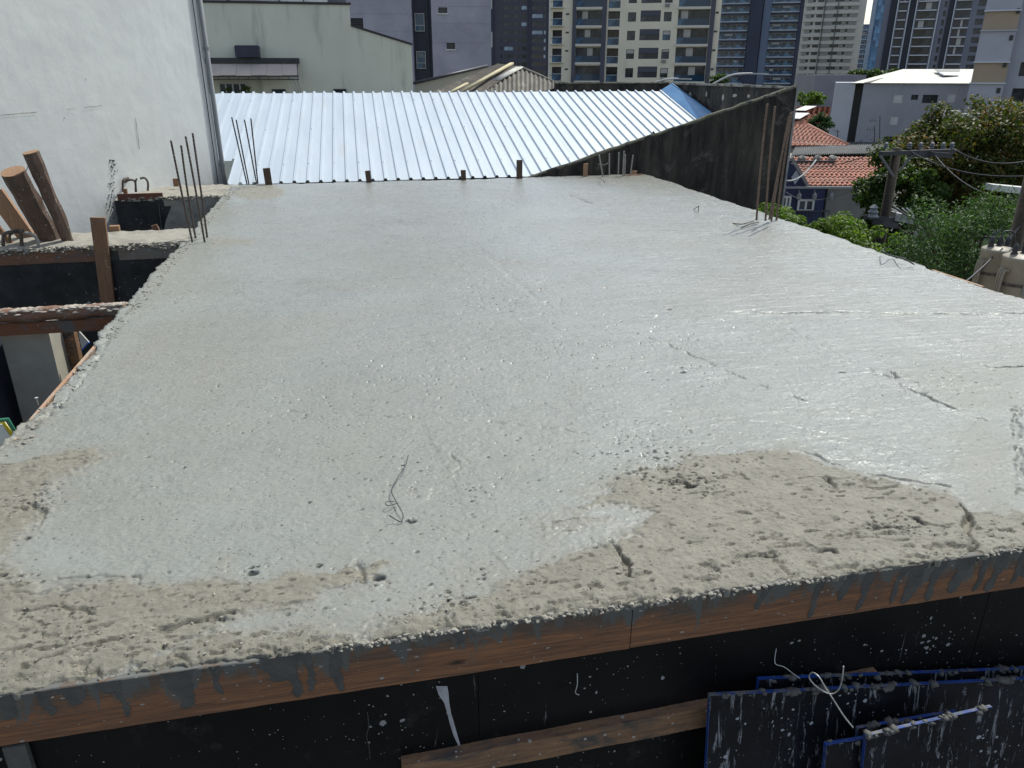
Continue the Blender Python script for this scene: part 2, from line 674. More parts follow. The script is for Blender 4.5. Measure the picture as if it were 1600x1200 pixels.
# ------------------------------------------------------------------ the fresh slab
XL, XR, YF, YB = -1.98, 6.2, 2.415, 15.72
DRY = [
    ([(-260, 800), (30, 832), (16, 868), (40, 908), (-60, 935), (-300, 935)], .95),
    ([(0, 690), (70, 640), (100, 640), (40, 700), (0, 735), (-60, 760), (-80, 720)], .5),
    ([(0, 732), (60, 716), (148, 704), (166, 716), (118, 744), (76, 758), (72, 800), (36, 832), (-60, 870), (-160, 800), (-160, 760)], 1.0),
    ([(-200, 930), (-60, 905), (38, 904), (62, 926), (130, 918), (200, 903), (216, 916), (330, 908), (430, 903), (530, 888), (600, 880),
      (606, 912), (500, 925), (478, 948), (390, 965), (330, 985), (250, 1020), (150, 1070), (-200, 1150)], 1.0),
    ([(150, 1070), (330, 992), (450, 982), (560, 985), (620, 965), (700, 942), (800, 902), (905, 866), (960, 852), (1000, 838), (1010, 800), (960, 790),
      (900, 800), (975, 745), (1030, 728), (1080, 714), (1150, 706), (1250, 706), (1290, 724), (1360, 744), (1430, 760), (1490, 778), (1512, 802),
      (1560, 806), (1640, 795), (1900, 760), (1900, 900), (1100, 960), (500, 1060)], 1.0),
    ([(372, 292), (420, 289), (448, 298), (436, 308), (390, 312), (366, 304)], .8),
    ([(326, 372), (400, 374), (396, 384), (330, 384)], .6),
    ([(330, 884), (352, 878), (368, 883), (350, 891), (332, 890)], 1.0),
    ([(840, 822), (900, 808), (960, 812), (900, 830), (850, 834)], .6),
    ([(1475, 680), (1530, 668), (1570, 690), (1600, 770), (1540, 800), (1500, 760)], .35),
    ([(1400, 585), (1470, 575), (1600, 570), (1600, 640), (1500, 640), (1440, 610)], .35),
]
CRACKS = [  # points, depth, width, lip
    ([(1150, 488), (1230, 490), (1330, 487), (1400, 490), (1470, 489), (1530, 491), (1600, 488), (1700, 486)], .022, .020, .02),
    ([(1000, 522), (1055, 545), (1120, 574), (1180, 600), (1255, 625)], .012, .010, .008),
    ([(1180, 485), (1250, 522), (1330, 566), (1390, 590)], .007, .018, .010),
    ([(1395, 582), (1405, 600), (1430, 612), (1470, 630), (1500, 645), (1534, 656)], .022, .012, .018),
    ([(430, 640), (540, 648), (650, 654), (770, 660), (880, 672), (950, 682), (1040, 690)], .007, .010, .004),
    ([(78, 636), (108, 638), (160, 633)], .02, .014, .01),
    ([(1503, 790), (1512, 812), (1516, 850), (1518, 870)], .035, .012, .012),
    ([(1588, 640), (1590, 700), (1596, 770)], .015, .016, .012),
    ([(920, 850), (934, 856), (946, 868)], .03, .013, .01),
    ([(955, 850), (965, 860), (974, 874), (980, 900), (1000, 912)], .03, .010, .012),
    ([(838, 830), (880, 815), (930, 812)], .012, .008, .006),
    ([(1290, 748), (1300, 760), (1310, 772)], .02, .008, .006),
    ([(1480, 760), (1390, 748), (1300, 724), (1260, 708)], .012, .008, .01),
    ([(180, 520), (160, 548), (125, 598), (95, 630), (60, 662), (20, 700), (-40, 742)], .018, .008, .006),
    ([(0, 925), (60, 930), (130, 920)], .015, .008, .008),
    ([(560, 880), (566, 906), (600, 906)], .022, .012, .012),
    ([(620, 975), (660, 958), (690, 940), (740, 938)], .03, .014, .016),
    ([(1100, 885), (1160, 872), (1230, 868), (1300, 862)], .02, .012, .012),
    ([(60, 1035), (130, 1012), (210, 995), (290, 975), (360, 960)], .018, .010, .012),
    ([(890, 305), (925, 318)], .02, .02, .015),
    ([(820, 300), (750, 296), (640, 300)], .006, .02, .01),
    ([(1130, 655), (1240, 668), (1330, 690), (1400, 700)], .004, .02, .006),
    ([(1190, 640), (1290, 640), (1400, 655)], .002, .02, .012),
    ([(820, 520), (960, 506), (1080, 498), (1150, 490)], .002, .02, .012),
    ([(1180, 700), (1280, 706), (1380, 722)], .002, .018, .012),
    ([(1046, 762), (1062, 752), (1080, 764), (1100, 758)], .03, .012, .012),
    ([(980, 742), (1010, 732), (1040, 738)], .02, .008, .01),
    ([(1400, 818), (1425, 812), (1440, 822)], .025, .010, .01),
    ([(820, 902), (870, 885), (905, 878)], .012, .006, .006),
    ([(1200, 860), (1250, 848), (1270, 858)], .02, .008, .01),
    ([(60, 830), (70, 800), (50, 790), (20, 812), (0, 826)], .02, .010, .012),
    ([(90, 905), (150, 900), (210, 903), (222, 916)], .012, .006, .01),
    ([(130, 725), (150, 712), (90, 722)], .012, .008, .01),
    ([(20, 960), (90, 950), (150, 962)], .015, .007, .008),
    ([(250, 990), (300, 975), (350, 972), (380, 985)], .022, .009, .01),
    ([(700, 700), (716, 730), (712, 745)], .010, .008, .006),
    ([(1245, 628), (1300, 632), (1370, 650)], .004, .010, .012),
    ([(1320, 690), (1345, 696)], .015, .010, .012),
    ([(1530, 572), (1560, 576), (1600, 574)], .025, .012, .015),
    ([(520, 395), (640, 380), (760, 400), (840, 470)], .003, .03, .010),
    ([(420, 560), (560, 540), (700, 548)], .002, .02, .008),
    ([(1000, 430), (1180, 440), (1350, 448)], .002, .03, .014),
    ([(900, 370), (1050, 372), (1240, 392)], .002, .03, .014),
    ([(640, 775), (680, 765), (720, 762)], .003, .008, .006),
    ([(300, 420), (420, 410), (560, 420)], .002, .03, .008),
    ([(1395, 800), (1440, 820), (1480, 826)], .016, .010, .008),
]


def slab_field(x, y):
    n_lo = fbm(x / 1.9, y / 1.9, 4, 3)
    wob = fbm(x / .16, y / .12, 4, 40)
    wob2 = fbm(x / .035, y / .02, 3, 44)
    soft = .02 + .11 * np.clip(vn(x / .5, y / .5, 46) * 1.6 - .5, 0, 1)
    dry = np.zeros(x.shape)
    hd = np.zeros(x.shape)
    for P, a in DRY:
        W = px2w(P)
        sd_ = sdpoly(x, y, W) + wob * .06 + .05 * wob2
        dry = np.maximum(dry, a * np.clip(sd_ / soft + .5, 0, 1))
        dry = np.maximum(dry, a * .42 * np.clip((sd_ + wob * .12) / .16 + 1, 0, 1) ** 1.5)
        hd = np.maximum(hd, a * np.clip(sd_ / .03 + .2, 0, 1))
    h = .010 * n_lo + .0035 * fbm(x / .33, y / .30, 3, 21)
    # screed ripples, streaks
    h += .0034 * fbm(x / .055, y / .045, 3, 31) * (.35 + .9 * vn(x / .8, y / .8, 5))
    h += .0020 * (1 + .06 * y) * fbm(x / .022, y / .018, 2, 35) * (.4 + .9 * vn(x / .5, y / .6, 36))
    # trowel passes: long shallow steps
    ph_ = (x * .35 + y + .25 * fbm(x / 1.3, y / 1.1, 3, 37)) / .62
    h += .0035 * (ph_ - np.floor(ph_)) * (vn(x / 1.1, y / 1.1, 38) > .45)
    right = np.clip((x - .5) / 2.5, 0, 1)
    h += .0045 * right * np.clip(fbm(x / .42 + y * .3, y / .045, 3, 61), -1, 1) * (.3 + vn(x / .9, y / .7, 9))
    # dry mortar: thicker, granular, dragged
    gr = fbm(x / .028, y / .022, 3, 71)
    dr = fbm(x / .16 + y * 1.5, y / .03, 4, 77)
    cl = vn(x / .22, y / .2, 91)
    h += hd * .010 + dry * (.0045 * gr + .006 * np.minimum(dr, .15) * (.2 + cl))
    # torn pits inside the dry mortar
    tp = fbm(x / .060 + y * 2.0, y / .022, 4, 101)
    cl2 = np.clip(vn(x / .38, y / .22, 95) * 2.4 - 1.35, 0, 1)
    edge = np.clip(1 - (y - YF) / .40, 0, 1) * .42 + np.clip(1 - (y - YF) / .12, 0, 1) * .35
    q_ = np.clip((tp - (.50 - .40 * np.clip(cl2 + edge, 0, 1))) / .07, 0, 1)
    h -= q_ * q_ * (3 - 2 * q_) * (.007 + .012 * vn(x / .05, y / .04, 111)) * np.clip(dry * 1.6 - .6, 0, 1)
    for P, dep, wd, lip in CRACKS:
        W = px2w(P)
        lo = W.min(0) - .2
        hi = W.max(0) + .2
        k = (x > lo[0]) & (x < hi[0]) & (y > lo[1]) & (y < hi[1])
        if not k.any(): continue
        xx = x[k] + .030 * fbm(x[k] / .05, y[k] / .05, 4, 5)
        yy = y[k] + .022 * fbm(x[k] / .05, y[k] / .05, 4, 6)
        d, s = dline(xx, yy, W)
        ww = wd * (.5 + 1.1 * vn(x[k] / .07, y[k] / .07, 8)) * (1 + .03 * y[k])
        on = np.clip(vn(x[k] / .10, y[k] / .10, 18) * 3.0 - .7, 0, 1)
        h[k] -= 1.15 * dep * np.exp(-(d / (ww * 1.1)) ** 4) * on
        h[k] += lip * np.exp(-(d / (ww * 3)) ** 2) * np.clip(s / ww, 0, 1) * .45 * (.4 + vn(x[k] / .04, y[k] / .04, 33))
    return h, np.clip(dry, 0, 1)


def slab_grid(xs, ys, pits):
    X, Y = np.meshgrid(xs, ys)
    h, dry = slab_field(X, Y)
    for (px, py, r, dep) in pits:
        i0, i1 = np.searchsorted(xs, (px - 2.5 * r, px + 2.5 * r))
        j0, j1 = np.searchsorted(ys, (py - 2.5 * r, py + 2.5 * r))
        if i1 <= i0 or j1 <= j0: continue
        dx = X[j0:j1, i0:i1] - px
        dy = Y[j0:j1, i0:i1] - py
        h[j0:j1, i0:i1] -= 1.5 * dep * np.exp(-((dx / r) ** 2 + (dy / (r * .8)) ** 2) ** 2.5)
    return X, Y, h, dry


pits = []
PITAREA = [(1070, 755, .16, 90), (1040, 735, .3, 140), (700, 760, .6, 120), (1000, 700, .5, 160), (790, 460, 1.0, 160), (820, 475, .5, 80),
           (300, 465, .5, 110), (60, 780, .12, 60), (500, 620, .9, 110), (395, 892, .10, 10), (1480, 600, .5, 60), (600, 560, 1.2, 100),
           (960, 540, 1.1, 180), (1400, 825, .15, 60), (100, 960, .3, 90), (340, 985, .35, 70), (700, 930, .2, 40)]
for cx, cy, sp, n in PITAREA:
    c = atz(cx, cy)
    for i in range(int(n * 1.0)):
        r = random.uniform(.003, .0075) * (1 + c.y * .06)
        pits.append((random.gauss(c.x, sp * .6), random.gauss(c.y, sp * .5), r, r * random.uniform(1.0, 2.4)))
for i in range(1300):
    yy = 2.45 + 13 * random.random() ** 1.7
    r = random.uniform(.003, .006) * (1 + yy * .05)
    pits.append((random.uniform(XL, XR), yy, r, r * random.uniform(.8, 2.2)))
for qx, qy, r in ((395, 895, .02), (392, 886, .012), (498, 883, .014), (592, 903, .024), (230, 714, .012), (645, 815, .016), (637, 813, .012),
                  (1082, 762, .02), (1070, 758, .02), (1092, 750, .016), (1045, 484, .02), (1067, 582, .02), (1595, 573, .02), (1316, 582, .02),
                  (1030, 768, .012), (1060, 748, .012), (930, 856, .016), (32, 900, .014), (5, 902, .016), (43, 842, .014), (66, 760, .012)):
    c = atz(qx, qy)
    pits.append((c.x, c.y, r, r * 1.8))

xs1 = np.linspace(XL, XR, 1230)
ys1 = [YF]
while ys1[-1] < 5.6:
    ys1.append(ys1[-1] + max(.0058, .0000 + .0052 * (ys1[-1] ** 2 + 4) / 14))
ys1 = np.array(ys1)
xs2 = np.linspace(XL, XR, 560)
ys2 = [ys1[-1]]
while ys2[-1] < YB:
    ys2.append(ys2[-1] + .45 * (ys2[-1] ** 2 + 4) / 1536)
ys2 = np.array(ys2)
ys2 = ys2[0] + (ys2 - ys2[0]) * (YB - ys2[0]) / (ys2[-1] - ys2[0])
V = []
Fq = []
D_ = []
off = 0
for gi, (xs, ys) in enumerate(((xs1, ys1), (xs2, ys2))):
    X, Y, h, dry = slab_grid(xs, ys, pits)
    # uneven outline: slopped over the boards in places
    tl = np.clip(1 - (X - XL) / .12, 0, 1)
    tr = np.clip(1 - (XR - X) / .15, 0, 1)
    tf = np.clip(1 - (Y - YF) / .10, 0, 1)
    tb = np.clip(1 - (YB - Y) / .2, 0, 1)
    rag = fbm(Y / .13, X * 0 + 3.1, 4, 51)
    cover = 1 - np.clip((Y - 4.75) / .3, 0, 1) * np.clip((6.5 - Y) / .3, 0, 1)
    X = X + tl * (.035 * rag - .008 - .062 * cover * (.8 + .3 * vn(Y / .25, Y * 0, 63))) + tr * (.05 * fbm(Y / .35, X * 0 + 8.1, 4, 52) + .05 * fbm(Y / 2.1, X * 0 + 1.1, 2, 58) + .07 * (1 - np.clip((Y - 6.0) / .2, 0, 1) * np.clip((7.3 - Y) / .2, 0, 1)))
    Y = Y + tf * (.020 * fbm(X / .045, Y * 0 + 1.3, 4, 53, .65) - .020 + .016 * np.clip(fbm(X / .7, Y * 0 + 4.3, 2, 153) * 2.2 - .15, 0, 1)) + tb * .05 * fbm(X / .5, Y * 0 + 6.3, 4, 54)
    h = h + (tl + tf) ** 2 * .010 * fbm(X / .035, Y / .035, 3, 55) - tf ** 4 * .012
    # torn mortar along the left rim
    h = h + np.clip(1 - (X - XL) / .16, 0, 1) * .014 * fbm(X / .05, Y / .06, 3, 56) * (.3 + vn(Y / .6, Y * 0, 57))
    h = h + tb * .02 * fbm(X / .35, Y * 0 + .3, 4, 59)
    ny, nx = X.shape
    V.append(np.stack([X.ravel(), Y.ravel(), h.ravel()], 1))
    D_.append(dry.ravel())
    idx = np.arange(nx * ny).reshape(ny, nx) + off
    Fq.append(np.stack([idx[:-1, :-1].ravel(), idx[:-1, 1:].ravel(), idx[1:, 1:].ravel(), idx[1:, :-1].ravel()], 1))
    # skirts
    bor = [idx[:, 0][::-1], idx[:, -1]]
    if gi == 0: bor.append(idx[0, :])
    if gi == 1: bor.append(idx[-1, :][::-1])
    off += nx * ny
    for b in bor:
        src = V[gi * 1][b - (off - nx * ny)] if False else np.concatenate(V)[b]
        dn = src.copy()
        dn[:, 2] = -.16 if abs(src[0, 1] - src[-1, 1]) > .5 or src[0, 1] > 5 else -.030
        V.append(dn)
        D_.append(np.full(len(b), .6))
        q = np.arange(len(b)) + off
        Fq.append(np.stack([b[:-1], q[:-1], q[1:], b[1:]], 1))
        off += len(b)
    if gi == 0:
        V = [np.concatenate(V)]
        D_ = [np.concatenate(D_)]
V = np.concatenate(V)
D_ = np.concatenate(D_)
Fq = np.concatenate(Fq)
me = bpy.data.meshes.new('concrete_slab')
me.vertices.add(len(V))
me.vertices.foreach_set('co', V.ravel().astype(np.float32))
me.loops.add(Fq.size)
me.loops.foreach_set('vertex_index', Fq.ravel().astype(np.int32))
me.polygons.add(len(Fq))
me.polygons.foreach_set('loop_start', (np.arange(len(Fq)) * 4).astype(np.int32))
me.polygons.foreach_set('loop_total', np.full(len(Fq), 4, np.int32))
me.polygons.foreach_set('use_smooth', np.ones(len(Fq), bool))
at = me.attributes.new('dry', 'FLOAT', 'POINT')
at.data.foreach_set('value', D_.astype(np.float32))
me.update()
me.validate()
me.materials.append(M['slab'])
slab = bpy.data.objects.new('concrete_slab', me)
COL.objects.link(slab)
tag(slab, 'freshly poured grey roof slab with wet shine and rough tan mortar patches', 'concrete slab')

# crumbs of mortar lying on the slab
cb = MB()


def fieldz(x, y):
    h, d = slab_field(np.array([[x]]), np.array([[y]]))
    return float(h[0, 0])


pos = []
for i in range(520):
    x = random.uniform(-1.5, 4.2)
    y = YF + .03 + abs(random.gauss(0, .10))
    pos.append((x, y, random.uniform(.0015, .005)))
for (cx, cy, sp, n) in ((1070, 755, .10, 60), (700, 945, .10, 90), (640, 965, .06, 50), (1150, 870, .15, 80), (30, 780, .10, 80), (1400, 820, .15, 50), (980, 890, .08, 50), (20, 690, .05, 80), (110, 1010, .2, 110),
                        (300, 980, .2, 90), (345, 378, .2, 40), (190, 490, .10, 50), (1540, 840, .1, 40)):
    c = atz(cx, cy)
    for i in range(int(n * .6)):
        pos.append((max(XL + .01, random.gauss(c.x, sp)), max(YF + .02, random.gauss(c.y, sp * .6)), random.uniform(.002, .008)))
for i in range(500):
    y = random.uniform(3.4, 15)
    pos.append((XL + random.uniform(-.02, .09), y, random.uniform(.004, .012) * (1 + y * .04)))
nfront = len(pos)
pa = np.array(pos)
hz, _ = slab_field(pa[:, :1].copy(), pa[:, 1:2].copy())
for (x, y, r), z in zip(pos, hz[:, 0]):
    if y > YF + .02: cb.blob((x, y, z + r * .05), r, .5, .5)
for i in range(900):
    x = random.uniform(-1.6, 4.0)
    if vn(np.array([x / .35]), np.array([2.2]), 88)[0] < .32: continue
    r = random.uniform(.004, .013)
    cb.blob((x, random.uniform(2.384, 2.402), random.uniform(-.020, .003)), r, .6, .45)
for i in range(700):        # crust slopping over the two beams' edges
    if random.random() < .6:
        x, y, z = random.uniform(-5.0, -2.0), random.uniform(10.31, 10.40), random.uniform(-.06, .01)
    else:
        x, y, z = random.uniform(-3.75, -2.0), random.uniform(14.37, 14.44), random.uniform(-.04, .012)
    cb.blob((x, y, z), random.uniform(.012, .035), .6, .45)
o = cb.build('mortar_crumbs', M['dry'], None, False, origin=Vector((0, 0, 0)))
tag(o, 'small crumbs of tan mortar scattered on the slab rim and beam edges', 'crumbs', kind='stuff')

st = MB()  # dark blobs colour the pits as if in shadow
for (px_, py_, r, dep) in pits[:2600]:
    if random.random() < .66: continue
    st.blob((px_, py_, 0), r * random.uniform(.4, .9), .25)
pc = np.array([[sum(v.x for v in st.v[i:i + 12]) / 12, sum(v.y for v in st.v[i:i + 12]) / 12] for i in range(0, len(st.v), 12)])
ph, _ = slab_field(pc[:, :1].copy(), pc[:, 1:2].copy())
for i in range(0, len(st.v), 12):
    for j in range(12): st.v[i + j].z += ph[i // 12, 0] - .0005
o = st.build('pit_shade_specks', mk('pit_shade_dark', (.055, .052, .048), (.10, .095, .085), 30, .6), None, True, origin=Vector((0, 0, 0)))
tag(o, 'flat dark specks painting shade into the pits of the slab', 'pit specks', kind='stuff')

# slab core so that nothing shows through
# ------------------------------------------------------------------ formwork of the front edge
fw = empty('formwork', (.5, 2.40, -1.6), 'rust brown edge board above black splattered plywood along the near slab edge', 'formwork')
xb = [-2.06, 1.02, 3.62, 6.28]
for i in range(3):
    b = MB()
    x0, x1 = xb[i] + .002, xb[i + 1] - .002
    dz = .0 if i != 1 else .004
    n = 40
    rows = []
    # board with a slightly worn upper arris
    for k in range(n + 1):
        x = x0 + (x1 - x0) * k / n
        zt = -.010 + dz + .004 * math.sin(x * 5.1) + random.uniform(-.0025, .0015)
        zb = -.228 + dz + random.uniform(-.0015, .0015)
        rows.append([(x, 2.392, zb), (x, 2.390, zt - .004), (x, 2.394, zt), (x, 2.418, zt), (x, 2.418, zb)])
    for k in range(n):
        for j in range(5):
            j2 = (j + 1) % 5
            b.quad(rows[k][j], rows[k + 1][j], rows[k + 1][j2], rows[k][j2])
    b.poly(rows[0])
    b.poly(rows[-1][::-1])
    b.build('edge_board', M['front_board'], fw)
xp = [-2.06, .38, 2.80, 5.2, 6.28]
for i in range(4):
    b = MB()
    b.box(xp[i] + .002, xp[i + 1] - .002, 2.412, 2.430, -1.75, -.232)
    b.build('plywood_panel', M['black_ply'], fw)
b = MB()
b.box(-2.06, 6.28, 2.372, 2.411, -.76, -.655)
b = MB()
n = 30
for k in range(n):
    xa = .05 + 2.2 * k / n
    xc = .05 + 2.2 * (k + 1) / n
    z0, z1 = -.70 + .02 * xa, -.70 + .02 * xc
    b.obox((xa, 2.362, z0 - .04 - .002 * math.sin(k)), (xc - xa, 0, z1 - z0), (0, .049, 0), (0, 0, .115))
b.build('waler', M['batten'], fw)
b = MB()
b.box(-1.345, -1.27, 2.385, 2.411, -1.75, -.236)
b.build('stud', M['grey_cement'], fw)

# drips of cement run down the board
rd_ = random.Random(5)
for (cx, w0, l, tp) in ((-1.17, .05, .13, 0), (-1.08, .10, .10, 0), (-.93, .03, .19, 0), (-.97, .07, .07, 0), (-.72, .10, .19, 0), (-.60, .03, .15, 0), (-.38, .14, .13, 0), (-.33, .06, .22, 0), (-.27, .04, .20, 0), (-.17, .055, .225, 0), (-1.3, .09, .12, 0),
                        (.30, .05, .08, 0), (1.62, .04, .13, 0), (1.88, .04, .22, 0), (2.02, .06, .15, 0), (2.12, .05, .215, 0), (2.28, .04, .21, 0), (2.36, .10, .22, 0), (2.47, .06, .225, 0),
                        (2.60, .10, .20, 0), (2.72, .05, .21, 0), (2.80, .07, .225, 0), (2.92, .05, .2, 0), (2.98, .1, .17, 0)):
    b = MB()
    n = 22
    lean = -.04 if cx > 1.5 else .01
    Lr = []
    for k in range(n + 1):
        t = k / n
        z = -.009 - (l - .015) * t
        wd = w0 * (.62 + .5 * (1 - t) ** 2.2 + .12 * math.sin(t * 9 + cx * 20)) * math.sqrt(max(.02, 1 - max(0, (t - .82) / .18) ** 2))
        if k == 0: wd = w0 * 1.35
        wd *= rd_.uniform(.78, 1.15)
        xx = cx + lean * t + .006 * math.sin(t * 7 + cx * 31) + rd_.uniform(-.003, .003)
        Lr.append((xx, wd / 2, z))
    for k in range(n):
        x0, w0_, z0 = Lr[k]
        x1, w1_, z1 = Lr[k + 1]
        ym = 2.3868
        b.quad((x0 - w0_, 2.3895, z0), (x1 - w1_, 2.3895, z1), (x1, ym, z1), (x0, ym, z0))
        b.quad((x0, ym, z0), (x1, ym, z1), (x1 + w1_, 2.3895, z1), (x0 + w0_, 2.3895, z0))
    b.build('cement_drip', M['grey_cement'], fw, True)

# wires poking out of the front plywood
def wirething(pts, r, mat_, label, cat='wire', grp=None):
    b = MB()
    b.tube(pts, r, 6)
    o = b.build('tie_wire', mat_, None, True)
    return tag(o, label, cat, grp)


def smoothpts(P, n=6):
    P = [Vector(p) for p in P]
    out = []
    for i in range(len(P) - 1):
        p0 = P[max(i - 1, 0)]
        p1, p2 = P[i], P[i + 1]
        p3 = P[min(i + 2, len(P) - 1)]
        for k in range(n):
            t = k / n
            out.append(.5 * ((2 * p1) + (p2 - p0) * t + (2 * p0 - 5 * p1 + 4 * p2 - p3) * t * t + (3 * p1 - p0 - 3 * p2 + p3) * t ** 3))
    out.append(P[-1])
    return out


wirething(smoothpts([atY(574, 1112, 2.405), atY(576, 1135, 2.39), atY(573, 1150, 2.385), atY(577, 1170, 2.38), atY(578, 1186, 2.38)]), .0022, M['wire'],
          'short blue grey tie wire hanging from the black plywood left of centre')
wirething(smoothpts([atY(902, 1052, 2.405), atY(902, 1070, 2.39), atY(899, 1082, 2.385), atY(905, 1086, 2.385)]), .002, M['wirelight'],
          'thin hooked wire sticking from the black plywood below the middle of the board')
# pale cement splash running down the ply
b = MB()
sp_ = [(690, 1072, 9), (693, 1085, 8), (698, 1098, 4), (702, 1115, 3), (706, 1130, 3.5), (712, 1150, 3), (717, 1163, 2), (717, 1178, 1.5)]
for (a, c) in zip(sp_[:-1], sp_[1:]):
    def pp(q, s, y=2.4105):
        return atY(q[0] + s * q[2], q[1], y)
    b.quad(pp(a, -1), pp(c, -1), pp(c, 0, 2.4075), pp(a, 0, 2.4075))
    b.quad(pp(a, 0, 2.4075), pp(c, 0, 2.4075), pp(c, 1), pp(a, 1))
b.build('cement_splash', mk('pale_cement_splash', (.42, .42, .44), (.3, .3, .32), 20, .8), fw, True)

# ------------------------------------------------------------------ loose blue-edged panels, lower right
def panel(tl, tr, Y, h, thick, lean, label, nick=0):
    A = atY(*tl, Y)
    Bp = atY(*tr, Y)
    u = Bp - A
    u.y = 0
    dn = Vector((0, -lean, -1)).normalized() * h
    out = Vector((0, -1, lean)).normalized() * thick
    t = empty('plywood_sheet', (A + u / 2 + dn), label, 'plywood panel', 'loose blue edged formwork panels')
    b = MB()
    b.obox(A, u, dn, out)
    b.build('board', M['panel_ply'], t)
    b = MB()
    e = u.normalized()
    # painted edge strip on top, and left side, proud of the board
    dd = dn.normalized()
    b.obox(A - e * .003 - dd * .003 - out * .02, u + e * .006, dd * .0028, out * 1.04)
    b.build('painted_edge', M['blue_edge'], t)
    b = MB()
    b.obox(A - e * .003 - out * .02, e * .0028, dn, out * 1.04)
    b.build('painted_edge', M['blue_edge'], t)
    # cement lumps lying along the top edge
    b = MB()
    for k in range(int(nick * 1.1)):
        f = random.choice((.05, .12, .20, .33, .36, .48, .62, .66, .9)) + random.uniform(-.045, .045)
        b.blob(A + u * f + out * random.uniform(0, 1.1) + Vector((0, 0, random.uniform(-.012, .006))), random.uniform(.007, .024), .6)
    if nick: b.build('cement_lump', M['grey_cement'], t, True)['kind'] = 'stuff'
    return t


panel((1183, 1058), (1760, 1036), 2.375, 1.15, .018, .10, 'rearmost blue edged black panel leaning on the plywood at lower right', 40)
panel((1107, 1083), (1760, 1050), 2.30, 1.2, .018, .12, 'wide black panel with blue rim and white drips in front of the rearmost one', 60)
panel((1288, 1160), (1362, 1148), 2.15, .9, .018, .14, 'narrow brown stained panel strip left of the small front panel', 6)
panel((1338, 1135), (1490, 1109), 2.20, .9, .016, .14, 'short black panel tilted behind the small front panel', 20)
panel((1350, 1147), (1545, 1102), 2.12, .95, .016, .14, 'small tilted front panel with grey cement along its top edge', 40)
wirething(smoothpts([atY(1333, 1137, 2.08), atY(1318, 1118, 2.1), atY(1302, 1093, 2.12), atY(1290, 1075, 2.14), atY(1280, 1058, 2.16), atY(1270, 1051, 2.2), atY(1264, 1058, 2.25),
                     atY(1275, 1072, 2.22), atY(1296, 1084, 2.2), atY(1310, 1078, 2.18), atY(1316, 1060, 2.16), atY(1318, 1041, 2.16)]), .0028, M['wirelight'],
          'bright bent tie wire looped over the blue edged panels')
wirething(smoothpts([atY(1213, 1013, 2.40), atY(1211, 1036, 2.36), atY(1225, 1042, 2.34), atY(1240, 1053, 2.32), atY(1250, 1060, 2.30)]), .0018, M['wirelight'],
          'thin pale wire curling behind the rearmost blue panel')

# ------------------------------------------------------------------ side boards, floor below, right rim
b = MB()
for k in range(3):
    pass
sf = empty('side_formwork', (-2.0, 9, -.2), 'pale orange board edge showing along the left rim of the slab', 'formwork')
yb = [2.44, 5.6, 8.6, 12.0, 13.2]
for i in range(4):
    b = MB()
    b.box(-2.030, -2.003, yb[i] + .003, yb[i + 1] - .003, -.23, -.012)
    b.build('side_board', M['board_y'], sf)
for i in range(4):
    b = MB()
    b.box(-2.024, -2.006, yb[i] + .003, yb[i + 1] - .003, -1.2, -.234)
    b.build('plywood_panel', M['black_ply2'], sf)
sf = empty('side_formwork', (6.3, 9, -.2), 'weathered board edge along the street side rim of the slab', 'formwork')
yb = [2.44, 5.4, 6.4, 7.15, 10.4, 15.6]
for i in range(5):
    b = MB()
    b.box(6.262, 6.292, yb[i] + .012, yb[i + 1] - .012, -.23, -.028 + (.014 if i == 2 else 0))
    b.build('side_board', M['board_y'], sf)
b = MB()
b.box(6.262, 6.288, 2.44, 15.7, -7, -.235)
tag(b.build('side_wall', mk('render_wall', (.4, .39, .36), None, 2, .9), None), 'street side wall under the fresh slab', 'wall')
b = MB()
b.box(-2.02, 6.255, 2.436, 15.60, -.20, -.165)
tag(b.build('slab_soffit', M['old_cement'], None), kind='structure')
b = MB()
b.box(-5.6, 6.25, 2.6, 15.9, -3.2, -3.0)
tag(b.build('lower_floor', mk('lower_floor_concrete', (.12, .12, .11), (.07, .07, .065), 2, .9), None), kind='structure')
b = MB()
b.box(-5.6, 6.24, 15.62, 15.80, -7, -.24)
tag(b.build('back_wall', M['grey_cement'], None), 'grey wall below the far edge of the slab', 'wall')

# ------------------------------------------------------------------ white neighbour wall at left
W0 = atY(347, 287, 17.3)
Wc = Vector((W0.x, W0.y, 0))
wd = Vector((-.5, -.866, 0)).normalized()
wn = Vector((.866, -.5, 0))
wall_m, t, N, L, B = newmat('white_render')
v = mapping(N, L)
n1 = noise(N, L, v, .9, 7, .65, .4)
col = mixc(N, L, ramp(N, L, n1, .35, .72), (.63, .64, .61), (.56, .565, .54))
vs = mapping(N, L, (3, 3, .5))
ns = noise(N, L, vs, 1.5, 7, .7)
col = mixc(N, L, ramp(N, L, ns, .56, .80, (0, 0, 0, 1), (.45, .45, .45, 1)), col, (.48, .50, .48))
L.new(col, B.inputs['Base Color'])
B.inputs['Roughness'].default_value = .8
nb = noise(N, L, v, 1.6, 8, .62)
nb2 = noise(N, L, v, 14, 6, .7)
b1 = bumpn(N, L, nb, .012)
L.new(bumpn(N, L, nb2, .0012, 1, b1), B.inputs['Normal'])
ww = empty('white_wall', Wc + Vector((0, 0, GZ)), 'tall white rendered party wall at left with hairline crack and grey downpipe', 'wall')
NU, NZ = 220, 150
uu = np.linspace(0, 8.4, NU)
zz = np.linspace(GZ, 6.6, NZ)
Ug, Zg = np.meshgrid(uu, zz)
dd = .004 * fbm(Ug / .9, Zg / 1.2, 4, 201) + .003 * fbm(Ug / .18, Zg / .25, 3, 205)
